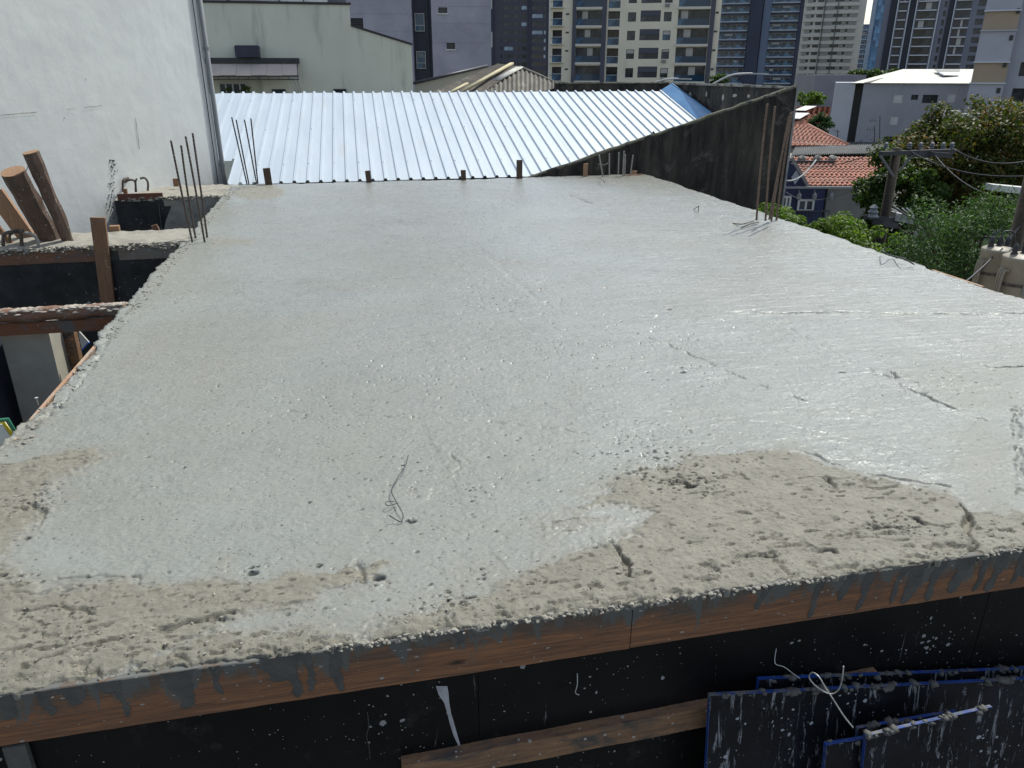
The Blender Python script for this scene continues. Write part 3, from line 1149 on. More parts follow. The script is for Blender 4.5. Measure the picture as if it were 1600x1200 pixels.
# hairline joint with broken arris
jl = 1.52 + .045 * fbm(Ug / 1.3, Ug * 0, 3, 207) - .02 * Ug
b = MB()
for j in range(NZ):
    for i in range(NU):
        b.v.append(Wc + wd * uu[i] + wn * dd[j, i] + Vector((0, 0, zz[j])))
for j in range(NZ - 1):
    for i in range(NU - 1):
        a = j * NU + i
        b.f.append((a, a + NU, a + NU + 1, a + 1))
        b.m.append(0)
b.build('rendered_face', wall_m, ww, True)
b = MB()
b.obox(Wc - wn * .03 + Vector((0, 0, GZ)) , wd * 8.4, -wn * .25, Vector((0, 0, 13.6)))
b.build('wall_core', wall_m, ww)


def onwall(x, y):
    d = ray(x, y)
    t = (Wc - CAM).dot(wn) / d.dot(wn)
    return CAM + d * t


def crackstrip(P, wdt, name='crack', mt=None):
    b = MB()
    for (a, c) in zip(P[:-1], P[1:]):
        A, Cc = onwall(*a) + wn * .012, onwall(*c) + wn * .012
        s1, s2 = random.uniform(.3, 1) * wdt, random.uniform(.2, 1) * wdt
        b.quad(A - Vector((0, 0, s1)), Cc - Vector((0, 0, s2)), Cc + Vector((0, 0, s2)), A + Vector((0, 0, s1)))
    return b.build(name, mt or M['old_cement'], ww)


P = []
for k in range(34):
    x = 0 + k * 1.75
    P.append((x, 180 - x * .085 + random.uniform(-.5, .5)))
crackstrip(P, .006)
P = [(100 + k * 2.2, 171.5 - (100 + k * 2.2 - 100) * .11 + random.uniform(-.6, .6)) for k in range(34)]
crackstrip(P[2:8], .004)
crackstrip(P[14:28], .006)
P = [(211 + random.uniform(-.4, .4) + (y - 185) * .13, y) for y in range(185, 235, 3)]
b = MB()
for (a, c) in zip(P[:-1], P[1:]):
    A, Cc = onwall(*a) + wn * .012, onwall(*c) + wn * .012
    e = wd * .006
    b.quad(A - e, Cc - e, Cc + e, A + e)
b.build('crack', M['old_cement'], ww)
# cement specks splashed on the wall above the beam end
b = MB()
for k in range(60):
    y = random.uniform(250, 345)
    x = 174 + random.gauss(0, 3.2 + 2.0 * (y - 240) / 100)
    p = onwall(x, y) + wn * .008
    b.blob(p, random.uniform(.004, .014), 1.2)
b.build('cement_speck', M['grey_cement'], ww)['kind'] = 'stuff'
# scars in the render
b = MB()
for (x, y) in ((112, 150), (131, 122), (98, 180)) or ((75, 77), (98, 180), (110, 147), (115, 140), (130, 110), (133, 117), (131, 122), (135, 128), (122, 160), (45, 130), (112, 65), (128, 50), (150, 215), (154, 213), (140, 228), (40, 103)):
    p = onwall(x, y) + wn * .006
    for q in range(1):
        b.blob(p + wd * random.uniform(-.05, .05) + Vector((0, 0, random.uniform(-.05, .05))), random.uniform(.006, .015), 1.0)
b.build('render_scar', mk('scar', (.42, .43, .42), (.5, .5, .49), 9, .9), ww)['kind'] = 'stuff'
# downpipe and cable at the wall's corner
dp = Wc + wn * .052 - wd * .02
b = MB()
b.tube([dp + Vector((0, 0, GZ)), dp + Vector((0, 0, 6.5))], .048, 12)
pipe = b.build('downpipe', M['pvc'], ww, True)
b = MB()
for z in (.2, 2.4, 4.6):
    b.lathe(dp + Vector((0, 0, z)), [(.049, 0), (.056, 0), (.056, .06), (.049, .06)], 12)
b.build('pipe_collar', M['pvc'], pipe)
b = MB()
q = Wc + wn * .03 + wd * .16
b.tube([q + Vector((0, 0, GZ)), q + Vector((0, 0, 6.5))], .010, 6)
b.build('cable', M['dark'], ww)

# ------------------------------------------------------------------ beams at left
def cementtop(b, x0, x1, y0, y1, z, amp, nx=40, ny=8, seed=1, thick=.10, skew=0.0):
    xs = np.linspace(x0, x1, nx)
    ys = np.linspace(y0, y1, ny)
    X, Y = np.meshgrid(xs, ys)
    H = z + amp * fbm(X / .12, Y / .12, 4, seed) + amp * .8 * fbm(X / .5, Y / .4, 2, seed + 7)
    Y = Y + skew * (X - x1)
    base = len(b.v)
    for j in range(ny):
        for i in range(nx):
            b.v.append(Vector((X[j, i], Y[j, i], H[j, i])))
    for j in range(ny - 1):
        for i in range(nx - 1):
            a = base + j * nx + i
            b.f.append((a, a + 1, a + nx + 1, a + nx))
            b.m.append(0)
    for i in range(nx - 1):
        for j in (0, ny - 1):
            p, q = Vector((X[j, i], Y[j, i], H[j, i])), Vector((X[j, i + 1], Y[j, i + 1], H[j, i + 1]))
            b.quad(p, q, q - Vector((0, 0, thick)), p - Vector((0, 0, thick)))


bm1 = empty('concrete_beam', (-3.5, 10.6, -.9), 'nearer cast beam in black plywood formwork running left from the slab', 'concrete beam')
b = MB()
cementtop(b, -5.35, -1.96, 10.36, 11.35, .0, .022, 120, 30, 301, .06)
b.build('concrete', M['dry'], bm1, True)
b = MB()
b.box(-5.35, -2.98, 10.325, 10.356, -.185, -.035)
b.build('edge_board', M['board'], bm1)
b = MB()
b.box(-2.80, -2.06, 10.330, 10.356, -.185, -.03)
b.build('edge_board', woodmat('mud_board', (.2, .15, .11), (.12, .09, .07), 'x', (.16, .15, .13), (.4, .6)), bm1)
b = MB()
b.box(-5.35, -2.06, 10.338, 10.356, -.86, -.19)
b.build('plywood_panel', M['black_ply2'], bm1)
b = MB()
b.box(-5.35, -2.06, 10.37, 10.39, -3.0, -.862)
b.build('plywood_panel', M['black_ply2'], bm1)  # black sheet added as the darkness below the beam
b = MB()
b.box(-5.35, -2.06, 11.33, 11.348, -.86, -.04)
b.build('plywood_panel', M['black_ply2'], bm1)
b = MB()
b.box(-5.35, -2.06, 10.37, 11.32, -.80, -.05)
b.build('core', M['grey_cement'], bm1)

# second beam at the far edge
bx0 = -3.80
bm2 = empty('concrete_beam', (-3, 14.9, -.8), 'farther cast beam meeting the white wall with cement smeared black formwork', 'concrete beam')
b = MB()
cementtop(b, bx0 - .02, -1.94, 14.42, 15.95, -.005, .022, 80, 30, 311, .06)
b.build('concrete', M['dry'], bm2, True)
b = MB()
b.box(bx0 + .06, -3.02, 14.375, 14.405, -.02, .085 - .0)
b.build('edge_board', mk('red_brown_board', (.16, .06, .035), (.09, .035, .025), 4, .7, .002, 40), bm2)
b = MB()
b.box(-3.02, -1.99, 14.38, 14.405, -.14, -.03)
b.build('edge_board', M['dry'], bm2)
b = MB()
b.box(bx0, -2.75, 14.385, 14.405, -.72, -.03)
b.build('plywood_panel', M['black_ply2'], bm2)
b = MB()
b.box(-2.745, -1.99, 14.385, 14.405, -.72, -.144)
b.build('plywood_panel', M['black_ply2'], bm2)
# smear of cement on that panel
b = MB()
pts = [atY(p[0], p[1], 14.378) for p in ((268, 322), (276, 312), (330, 306), (340, 312), (318, 345), (300, 364), (256, 364), (259, 345))]
b.prism(pts, (0, .006, 0))
b.build('cement_smear', M['old_cement'], bm2)
b = MB()
b.box(bx0 + .02, -2.0, 14.41, 15.9, -.7, -.05)
b.build('core', M['grey_cement'], bm2)
b = MB()
for k in range(5):
    p = atY(249 + k * .5, 320 + k * 10, 14.38)
b.tube([atY(248, 318, 14.378), atY(253, 362, 14.378)], .008, 6)
b.build('seam_wire', M['grey_cement'], bm2)

# the things in the gap between the two beams
def stub(name, base, h, w, d, mat_, label, group, lean=(0, 0), cat='wooden stake'):
    b = MB()
    base = Vector(base)
    n = 4
    top = base + Vector((lean[0], lean[1], h))
    b.beam(base, top, w, d, (0, 1, 0))
    for k in range(len(b.v)):
        b.v[k] = b.v[k] + Vector((random.uniform(-.003, .003),) * 3)
    o = b.build(name, mat_, None)
    return tag(o, label, cat, group)


G = 'sawn stakes of the formwork'
p = atY(165, 475, 10.27)
stub('wooden_stake', (-3.03, 10.29, -.86), 1.22, .165, .055, M['post'], 'tall brown stake nailed upright to the front of the nearer beam', G, (.09, 0))
stub('wooden_stake', atY(182, 371, 11.42), .16, .12, .07, M['freshpost'], 'short fresh orange block just behind the tall stake on the nearer beam', G)
stub('wooden_stake', (-3.62, 14.46, -.05), .21, .06, .06, M['post'], 'small red brown stake at the wall end of the farther beam', G)
stub('wooden_stake', atY(276, 291, 15.6), .14, .09, .05, M['post'], 'low stake on the farther beam behind the near left rebar group', G)
SK = [(420, 286, 263, 10, 'leftmost stake on the far slab edge, beside the left rebar pair'), (577, 282, 267, 8, 'small black stake on the far slab edge left of centre'),
      (725, 280, 266, 8, 'small dark stake on the far slab edge at centre'), (812, 276, 250, 9, 'tallest dark stake on the far slab edge where the dark wall begins'),
      (915, 275, 256, 7, 'light brown stake on the far slab edge left of the grey rods'), (990, 276, 267, 9, 'low pale block with crosspiece right of the grey rods')]
for (x, yb_, yt, wpx, lb) in SK:
    a, c = atY(x, yb_, 15.62), atY(x, yt, 15.62)
    stub('wooden_stake', (a.x, 15.65, -.1), c.z + .1, wpx * 15.8 / 1260, .045, M['freshpost'] if x in (915, 990) else M['darkpost'], lb, G, (random.uniform(-.02, .02), 0))
stub('wooden_stake', (-1.99, 8.37, -.15), .15, .03, .03, M['freshpost'], 'tiny wood sliver beside the left rim', G)
a, c = atY(975, 274, 15.58), atY(1003, 273, 15.58)
b = MB()
b.beam(a, c, .03, .03)
tag(b.build('crosspiece', M['freshpost'], None), 'thin pale crosspiece lying against the low block at the slab corner', 'wood strip')

# bluish panel scrap and stub lying in the gap
b = MB()
P0, P1 = atY(197, 375, 12.6), atY(249, 356, 12.6)
b.obox(P0, P1 - P0, Vector((.1, .35, -.3)), Vector((0, -.01, -.02)))
o = b.build('panel_scrap', M['panel_ply'], None)
tag(o, 'blue edged plywood scrap wedged between the two beams', 'plywood scrap')
b = MB()
b.obox(P0 + Vector((0, -.015, -.005)), P1 - P0, Vector((0, -.012, .0)), Vector((0, 0, .022)))
tag(b.build('batten_strip', mk('pale_blue_strip', (.35, .42, .6), None, 3, .6), None), 'pale blue strip along the edge of the scrap between the beams', 'strip')
stub('wooden_stake', atY(251, 374, 12.5), .22, .09, .05, M['post'], 'slanted stub at the right end of the blue scrap between the beams', G, (-.06, 0))

# timber standing at left on the nearer beam
def log(a, c, r0, r1, label, cut=M['freshpost']):
    t = empty('timber_prop', a, label, 'timber prop', 'round timber props leaning on the nearer beam')
    a, c = Vector(a), Vector(c)
    b = MB()
    n = 9
    P = [a + (c - a) * k / n + Vector((random.uniform(-.006, .006), random.uniform(-.006, .006), 0)) for k in range(n + 1)]
    b.tube(P, [r0 + (r1 - r0) * k / n + random.uniform(-.003, .003) for k in range(n + 1)], 9, False)
    b.v = [v_ + Vector((random.uniform(-1, 1), random.uniform(-1, 1), 0)) * r1 * .09 for v_ in b.v]
    b.build('shaft', M['log'], t, False)
    for (p, q, r) in ((P[-1], P[-2], r1), (P[0], P[1], r0)):
        b = MB()
        d = (p - q).normalized()
        b.tube([p - d * .004, p + d * .004], r * .985, 14)
        b.build('sawn_end', cut, t)
    return t


log(atY(112, 388, 10.8), atY(48, 238, 10.5), .068, .092, 'right hand reddish round prop with a split top')
log(atY(92, 398, 11.0), atY(20, 268, 10.55), .125, .14, 'thick squarish brown prop left of the round one')
b = MB()
b.beam(atY(52, 384, 11.05), atY(-8, 300, 11.05), .20, .07, (0, 1, 0))
tag(b.build('plank', M['freshpost'], None), 'orange plank leaning behind the thick prop at far left', 'plank')
b = MB()
b.beam(atY(20, 384, 10.8), atY(-30, 320, 10.8), .05, .05, (0, 1, 0))
tag(b.build('plank', M['post'], None), 'thin dark batten at the left image edge beside the props', 'plank')
b = MB()
b.beam(atY(110, 372, 11.2), atY(140, 381, 11.2), .10, .05)
tag(b.build('plank', M['board'], None), 'short reddish wedge of wood at the foot of the round prop', 'plank')
b = MB()
b.tube(smoothpts([atY(37, 272, 10.7), atY(42, 265, 10.66), atY(44, 257, 10.7)]), .004, 5)
tag(b.build('tie_wire', M['wire'], None, True), 'short dark wire curl beside the round prop', 'wire')


# ------------------------------------------------------------------ reinforcing bars
def rebar(a, c, r, mat_, label, group, bend=0.0):
    b = MB()
    a, c = Vector(a), Vector(c)
    L_ = (c - a).length
    n = int(L_ / .022)
    P = []
    R_ = []
    t = (c - a).normalized()
    s = t.cross(Vector((0, 1, 0))).normalized()
    for k in range(n + 1):
        f = k / n
        P.append(a + (c - a) * f + s * bend * math.sin(f * math.pi))
        R_.append(r * (1.10 if k % 2 else .92))
    b.tube(P, R_, 7)
    o = b.build('rebar', mat_, None, True)
    return tag(o, label, 'rebar', group)


g1 = 'starter bars at the near left column'
for i, (xb_, yb_, xt, yt, Y, lb) in enumerate(((301, 378, 267, 219, 10.35, 'leftmost starter bar of the near left column'), (306, 373, 283, 227, 10.6, 'shortest starter bar of the near left column'),
                               (320, 378, 290, 213, 10.3, 'tall starter bar, third from the left in the near left column'), (324, 373, 301, 208, 10.6, 'rightmost starter bar of the near left column'))):
    a = atY(xb_, yb_, Y)
    a.z = -.05
    rebar(a, atY(xt, yt, Y), .0125, M['rust'], lb, g1, random.uniform(-.01, .01))
g2 = 'starter bars at the far left column'
for (xb_, yb_, xt, yt, Y, lb) in ((386, 288, 362, 183, 15.35, 'leftmost starter bar of the far left column'), (389, 288, 369, 187, 15.6, 'second starter bar of the far left column'),
                                (401, 287, 382, 187, 15.35, 'third starter bar of the far left column'), (403, 287, 392, 185, 15.6, 'rightmost starter bar of the far left column')):
    rebar(atY(xb_, yb_, Y), atY(xt, yt, Y), .0125, M['rust_dark'], lb, g2)
g3 = 'short grey rods at the far right column'
for (xb_, yb_, xt, yt, Y, lb) in ((942, 276, 936, 242, 15.5, 'leftmost short rod at the far right column'), (952, 273, 952, 240, 15.55, 'second short rod at the far right column'),
                                (966, 273, 967, 238, 15.5, 'third short rod at the far right column'), (973, 275, 975, 236, 15.45, 'tallest short rod at the far right column'),
                                (976, 275, 977, 241, 15.55, 'rod touching the tallest one at the far right column'), (985, 273, 989, 242, 15.5, 'rightmost short rod at the far right column')):
    rebar(atY(xb_, yb_, Y), atY(xt, yt, Y), .014, M['old_cement'], lb, g3)
wirething([atY(934, 256, 15.48), atY(944, 258, 15.48), atY(950, 255, 15.48)], .006, M['old_cement'], 'thin tie across the two leftmost short rods')
g4 = 'tall starter bars at the right column'
for (xb_, yb_, xt, yt, Y, lb) in ((1182, 344, 1199, 162, 10.0, 'leftmost tall starter bar before the dark wall'), (1196, 345, 1211, 166, 9.9, 'second tall starter bar before the dark wall'),
                                (1202, 343, 1236, 176, 10.1, 'slanting tall starter bar before the dark wall'), (1205, 346, 1233, 182, 9.8, 'slightly lower slanting bar beside it'),
                                (1213, 345, 1238, 174, 10.2, 'rightmost tall starter bar at the wall corner')):
    rebar(atY(xb_, yb_, Y), atY(xt, yt, Y), .0145, mk('brown_rebar_steel', (.20, .135, .10), (.11, .075, .055), 30, .7) if 'brown_rebar_steel' not in bpy.data.materials else bpy.data.materials['brown_rebar_steel'], lb, g4, .012)
# bent tie ends at their foot
wirething(smoothpts([atz(1145, 349), atz(1160, 350, .03), atz(1178, 345, .02)]), .008, M['rust'], 'bent bar end lying at the foot of the right starter bars')
wirething(smoothpts([atz(1158, 356, .01), atz(1172, 350, .04), atz(1186, 347, .02)]), .007, M['rust'], 'second bent bar end at the foot of the right starter bars')
wirething([atz(1084, 327, .0), atz(1092, 322, .10), atz(1091, 331, .0)], .006, M['wire'], 'small dark wire standing on the far right of the slab')


def hoop(P, Y, r, label, grp, mat_):
    b = MB()
    b.tube(smoothpts([atY(x, y, Y) if isinstance(Y, (int, float)) else atY(x, y, Y[i]) for i, (x, y) in enumerate(P)], 5), r, 8)
    return tag(b.build('bent_bar', mat_, None, True), label, 'bent rebar', grp)


gh = 'bent bars sticking from the farther beam'
hoop([(192, 300), (192, 283), (197, 279), (204, 277)], [14.9, 14.9, 15, 15.3], .018, 'left hoop half of bent bar on the farther beam', gh, M['rust'])
hoop([(194, 285), (203, 281), (211, 284), (212, 300)], 15.0, .018, 'square hook of bent bar on the farther beam', gh, M['rust'])
hoop([(213, 300), (212, 284), (214, 279)], 15.0, .015, 'short upright bent bar end on the farther beam', gh, M['rust'])
hoop([(219, 279), (226, 278), (231, 285), (231, 298)], 14.9, .018, 'right hand hook of bent bar on the farther beam', gh, M['rust'])
gh = 'bent bars sticking from the nearer beam'
hoop([(5, 384), (6, 368), (14, 363), (28, 362), (36, 360)], 10.6, .022, 'leftmost thick bent bar on the nearer beam', gh, M['rust'])
hoop([(17, 378), (15, 368), (20, 364)], 10.7, .016, 'small bent bar inside the leftmost one', gh, M['rust'])
hoop([(34, 386), (33, 366), (31, 360), (20, 360)], 10.55, .022, 'upright thick bent bar on the nearer beam', gh, M['rust'])
hoop([(38, 364), (50, 366), (58, 374), (60, 384)], 10.5, .020, 'pale curved hook of bar right of the upright one', gh, M['old_cement'])
hoop([(54, 363), (64, 364), (71, 369), (72, 376)], 10.8, .018, 'rear curved hook of bar at the foot of the props', gh, M['rust'])

# wire lying on the slab
z0 = .02
wirething(smoothpts([atz(638, 711, .05), atz(633, 728, .04), atz(622, 745, .03), atz(612, 765, .03), atz(617, 780, .03), atz(626, 796, .03), atz(630, 806, .02), atz(627, 815, .01), atz(617, 811, .02), atz(608, 805, .04)]),
          .0028, M['wire'], 'dark curved tie wire lying on the middle of the slab')
wirething(smoothpts([atz(622, 786, .02), atz(607, 790, .03), atz(602, 786, .035), atz(608, 783, .035), atz(616, 784, .03)]), .0022, M['wire'], 'small wire curl beside the curved wire on the slab')
wirething(smoothpts([atz(945, 286, .05), atz(942, 281, .10), atz(936, 279, .05)]), .006, M['wire'], 'tiny wire at the foot of the short grey rods')

# ------------------------------------------------------------------ below the nearer beam at left: log, plank, column, etc.
t = empty('timber_strut', (-2.6, 7.4, -.1), 'horizontal round timber crusted with pale cement left of the slab', 'timber strut')
b = MB()
A, Bq = Vector((-3.9, 7.45, -.045)), Vector((-2.03, 7.45, -.03))
P = [A + (Bq - A) * k / 24 + Vector((0, 0, .008 * math.sin(k * 1.3))) for k in range(25)]
b.tube(P, [.062 + random.uniform(-.004, .004) for _ in P], 14)
b.build('shaft', M['logx'], t, True)
b = MB()
for k in range(520):
    f = random.random() ** .8
    x = -3.5 + 1.46 * f
    if vn(np.array([x / .12]), np.array([3.]), 5)[0] < .33: continue
    a_ = random.gauss(math.pi / 2, .50)
    b.blob((x, 7.45 - math.cos(a_) * -.060, -.040 + math.sin(a_) * .060), random.uniform(.016, .045), .28, .25)
b.build('cement_crust', mk('pale_crust', (.40, .35, .29), (.25, .21, .175), 12, .9, .003, 60), t, True)['kind'] = 'stuff'
b = MB()
b.box(-3.9, -2.06, 7.43, 7.47, -.215, -.104)
tag(b.build('plank', woodmat('reddish_plank', (.20, .075, .03), (.11, .04, .02), 'x'), None), 'reddish plank on edge right under the crusted round timber', 'plank')
b = MB()
P = [atY(24, 520, 7.9), atY(110, 516, 7.9), atY(122, 655, 7.9), atY(50, 655, 7.9)]
b.box(-3.21, -2.80, 7.62, 8.0, -3.0, -.24)
tag(b.build('column_form', mk('grey_stained_panel', (.42, .40, .33), (.32, .30, .25), 3, .85, .002, 30), None), 'grey green column form standing below the round timber', 'column form')
b = MB()
b.box(-2.80, -2.70, 7.95, 8.05, -3.0, -.24)
tag(b.build('wooden_stake', M['batten'], None), 'dark upright batten right of the grey column form', 'wooden stake')
b = MB()
P = [atY(121, 515, 7.8), atY(139, 535, 7.8), atY(128, 547, 7.8)]
b.prism(P, (0, .02, 0))
tag(b.build('cardboard_scrap', mk('pale_card', (.55, .55, .5), None, 5, .8), None), 'pale triangular scrap behind the dark batten', 'scrap')
b = MB()
b.beam(atY(128, 547, 7.78), atY(139, 535, 7.78), .02, .012)
tag(b.build('blue_strip', mk('blue_plastic', (.02, .12, .5), None, 5, .5), None), 'short blue strip on the rim of the pale scrap', 'strip')
b = MB()
b.obox((-3.62, 5.2, -3), (.30, 3.2, 0), (.08, -.02, 0), (0, 0, 2.75))
tag(b.build('inner_wall', mk('bluish_wall', (.06, .07, .10), (.03, .032, .045), 2, .8, .003, 20), None), 'dark bluish stained wall piece at the far left below the timber', 'wall')
t = empty('cement_bag', atY(10, 700, 4.9), 'white folded bag with yellow and green edges at the left rim', 'bag')
P = [atY(-30, 668, 4.95), atY(4, 664, 4.95), atY(21, 690, 4.95), atY(6, 705, 4.95), atY(-30, 705, 4.95)]
b = MB()
b.prism(P, (0, .05, 0))
b.build('bag_body', mk('white_sack', (.75, .75, .68), (.6, .6, .52), 8, .7, .003, 20), t)
for k, (c_, o_) in enumerate((((.75, .58, .03), 0), ((.03, .16, .09), 7))):
    b = MB()
    b.tube([atY(-30 + o_, 662 - o_ * .4, 4.96), atY(5 + o_, 660 - o_ * .7, 4.96), atY(24 + o_ * .6, 686 - o_ * .3, 4.96)], .010 if k == 0 else .013, 6)
    b.build('edge_band', mk('band_%s' % ('yellow' if k == 0 else 'green'), c_, c_, 8, .5), t)
t = empty('nail', atY(59, 633, 5.35), 'round headed nail standing beside the left slab rim', 'nail')
b = MB()
a = atY(60, 633, 5.3)
c = atY(57, 622, 5.3)
b.tube([a, c], .0035, 6)
b.tube([c, c + (c - a).normalized() * .004], .011, 10)
b.build('shank', M['wirelight'], t)

# ------------------------------------------------------------------ metal roofed neighbour behind the slab
rd = ray(522, -282)
SL = rd.z / rd.y           # rise per metre of Y
SKX = rd.x / rd.y
Y0 = 16.12
Z0 = atY(600, 282, Y0).z


def roofpt(X0, Y, dz=0):
    return Vector((X0 + SKX * (Y - Y0), Y, Z0 + SL * (Y - Y0) + dz))


r_ = ray(800, 144)
# ridge: CAM + t r on plane
tt = (Z0 + SL * (0 - Y0) - CAM.z) / (r_.z - SL * r_.y)
YR = tt * r_.y
XROOF = atY(1245, 137, 16.0).x - .24
pit_ = .255
xs0 = atY(522, 145, YR).x - SKX * (YR - Y0)
mr_mat = mk('galvalume', (.49, .54, .58), (.43, .48, .52), 1.2, .40, .001, 30, .35, (3, .3, 1), .5, c3=(.44, .45, .44), p3=(.58, .74), s3=1.4, st3=(3.5, .35, 1))
mb_ = empty('metal_roofed_house', (3, 19.5, GZ), 'low neighbour house under a bright ribbed sheet metal roof', 'house')
prof = [(-.125, 0), (-.042, 0), (-.020, .042), (.020, .042), (.042, 0), (.125, 0)]
kmin = int((-4.2 - xs0) / pit_)
kmax = int((XROOF - xs0) / pit_)
k = kmin
si = 0
while k <= kmax:
    b = MB()
    for q in range(k, min(k + 4, kmax + 1)):
        for (a, c) in zip(prof[:-1], prof[1:]):
            xa, xc = xs0 + q * pit_ + a[0] * pit_ / .25, xs0 + q * pit_ + c[0] * pit_ / .25
            yl = Y0 if xa > -2.2 else 17.4
            dz = (si % 2) * .0022
            nseg = 6
            for s_ in range(nseg):
                ya, yc_ = yl + (YR + .08 * (si % 2) * .3 - yl) * s_ / nseg, yl + (YR + .08 * (si % 2) * .3 - yl) * (s_ + 1) / nseg
                b.quad(roofpt(xa, ya, a[1] + dz), roofpt(xc, ya, c[1] + dz), roofpt(xc, yc_, c[1] + dz), roofpt(xa, yc_, a[1] + dz))
    b.build('roof_sheet', mr_mat, mb_)
    k += 4
    si += 1
# screws near the ridge (rows of laps)
b = MB()
for q in range(kmin, kmax + 1, 1):
    for ys_ in (YR - .8, YR - 3.0, YR - 5.2):
        if q % 2 == 0: b.blob(roofpt(xs0 + q * pit_, ys_, .048), .012, .5)
b.build('screw', M['dark'], mb_)['kind'] = 'stuff'
# ridge flashing scraps
b = MB()
b.obox(roofpt(xs0 + kmin * pit_, YR + .05, -.02), Vector((XROOF - .0 - (xs0 + kmin * pit_), 0, 0)), Vector((0, .25, -.05)), Vector((0, 0, .012)))
b.build('ridge_flashing', mr_mat, mb_)
# right edge flashing, blue base colour
b = MB()
e0, e1 = roofpt(XROOF - .42, Y0 + .5, .05), roofpt(XROOF - .42, YR, .05)
f0, f1 = Vector((XROOF, Y0 + .5, e0.z + .16)), Vector((XROOF, YR, e1.z + .16))
b.quad(e0, f0, f1, e1)
b.quad(e0 - Vector((0, 0, .01)), e1 - Vector((0, 0, .01)), f1 - Vector((0, 0, .01)), f0 - Vector((0, 0, .01)))
b.obox(f0, f1 - f0, Vector((.03, 0, 0)), Vector((0, 0, .02)))
b.build('side_flashing', mk('blue_flashing', (.07, .19, .36), (.12, .28, .46), 2, .3, .001, 20, .35), mb_)
# body
b = MB()
b.box(-1.9, XROOF - .01, 16.45, YR + .02, GZ, Z0 - .25)
b.build('body', M['old_cement'], mb_)

# blackened walls with sloping top
dw_m, t, N, L, B = newmat('mould_blackened_render')
v = mapping(N, L)
vs = mapping(N, L, (2.6, 2.6, .45))
n1 = noise(N, L, vs, 1.1, 8, .7, .3)
n2 = noise(N, L, v, 2.2, 8, .75, .6)
n4 = noise(N, L, vs, 3.4, 8, .7, .2)
col = mixc(N, L, ramp(N, L, n1, .42, .68), (.009, .008, .0075), (.072, .060, .048))
col = mixc(N, L, ramp(N, L, n2, .56, .74), col, (.13, .12, .105))
col = mixc(N, L, ramp(N, L, n4, .62, .74, (0, 0, 0, 1), (.5, .5, .5, 1)), col, (.11, .105, .07))
L.new(col, B.inputs['Base Color'])
B.inputs['Roughness'].default_value = .9
L.new(bumpn(N, L, noise(N, L, v, 20, 6, .7), .012), B.inputs['Normal'])
peel_m = mk('peeling_paint', (.42, .40, .36), (.3, .27, .22), 6, .8)
cap_m = mk('mossy_cap', (.10, .095, .06), (.2, .19, .15), 5, .9, .01, 30, c3=(.035, .035, .03), p3=(.5, .6), s3=5)

dw = empty('boundary_wall', (7, 16.1, GZ), 'black mould stained wall rising to the right with a sloping top', 'wall')
WB = atY(1245, 137, 16.0)
WA = atY(850, 272, 16.0)
WT = 0.10
slo = (WB.z - WA.z) / (WB.x - WA.x)
b = MB()
n = 40
xx = [WA.x - 1.6 + (WB.x - WA.x + 1.6) * k / n for k in range(n + 1)]
zt = [WA.z + (x - WA.x) * slo + random.uniform(-.012, .012) for x in xx]
zt[-1] = WB.z
for k in range(n):
    b.quad((xx[k], 16.0, GZ), (xx[k + 1], 16.0, GZ), (xx[k + 1], 16.0, zt[k + 1]), (xx[k], 16.0, zt[k]))
    b.quad((xx[k + 1], 16.0 + WT, GZ), (xx[k], 16.0 + WT, GZ), (xx[k], 16.0 + WT, zt[k]), (xx[k + 1], 16.0 + WT, zt[k + 1]))
    b.quad((xx[k], 16.0, zt[k]), (xx[k + 1], 16.0, zt[k + 1]), (xx[k + 1], 16.0 + WT, zt[k + 1]), (xx[k], 16.0 + WT, zt[k]))
b.quad((xx[-1], 16.0, GZ), (xx[-1], 16 + WT, GZ), (xx[-1], 16 + WT, WB.z), (xx[-1], 16.0, WB.z))
b.build('wall_face', dw_m, dw)
# rounded mortar cap along the slope
b = MB()
P = [Vector((x, 16.045, z + .012)) for x, z in zip(xx, zt)]
b.tube(P, [.045 + random.uniform(-.008, .008) for _ in P], 8)
b.build('mortar_cap', cap_m, dw, True)
b = MB()
b.box(WB.x + .002, WB.x + .05, 16.0, 16.12, GZ, WB.z - .02)
b.build('corner_strip', mk('grey_corner', (.32, .32, .31), (.2, .2, .2), 6, .9), dw)
# small black piece standing on the sloping cap
b = MB()
p = atY(1019, 213, 16.04)
b.prism([p + Vector((-.07, 0, -.03)), p + Vector((.08, 0, .02)), p + Vector((.04, 0, .10))], (0, .06, 0))
b.build('cap_tooth', M['dark'], dw)

rwl = empty('boundary_wall', (WB.x, 20, GZ), 'stained wall with peeling white patches behind the metal roof', 'wall')
b = MB()
b.box(WB.x - .10, WB.x, 16.12, YR + .35, GZ, WB.z - .02)
b.build('side_face', dw_m, rwl)
xl = atY(868, 130, YR + .35).x
ztop2 = WB.z
b = MB()
b.box(xl, WB.x, YR + .352, YR + .50, GZ, ztop2)
b.build('rear_face', dw_m, rwl)
b = MB()
n = 34
for k in range(n):
    ya, yc_ = 16.12 + (YR + .22 - 16.12) * k / n, 16.12 + (YR + .22 - 16.12) * (k + 1) / n
    b.box(WB.x - .15, WB.x + .03, ya + .003, yc_ - .003, WB.z - .018, WB.z + .028 + random.uniform(-.010, .014))
b.build('wall_cap', mk('pale_cap', (.30, .29, .25), (.14, .13, .11), 4, .9, .01, 20, c3=(.08, .075, .06), p3=(.52, .6), s3=4), rwl)
b = MB()
n = 20
for k in range(n):
    xa, xc = xl + (WB.x - .16 - xl) * k / n, xl + (WB.x - .16 - xl) * (k + 1) / n
    b.box(xa + .003, xc - .003, YR + .30, YR + .56, ztop2 + .002, ztop2 + .035 + random.uniform(-.008, .012))
b.build('wall_cap', cap_m, rwl)
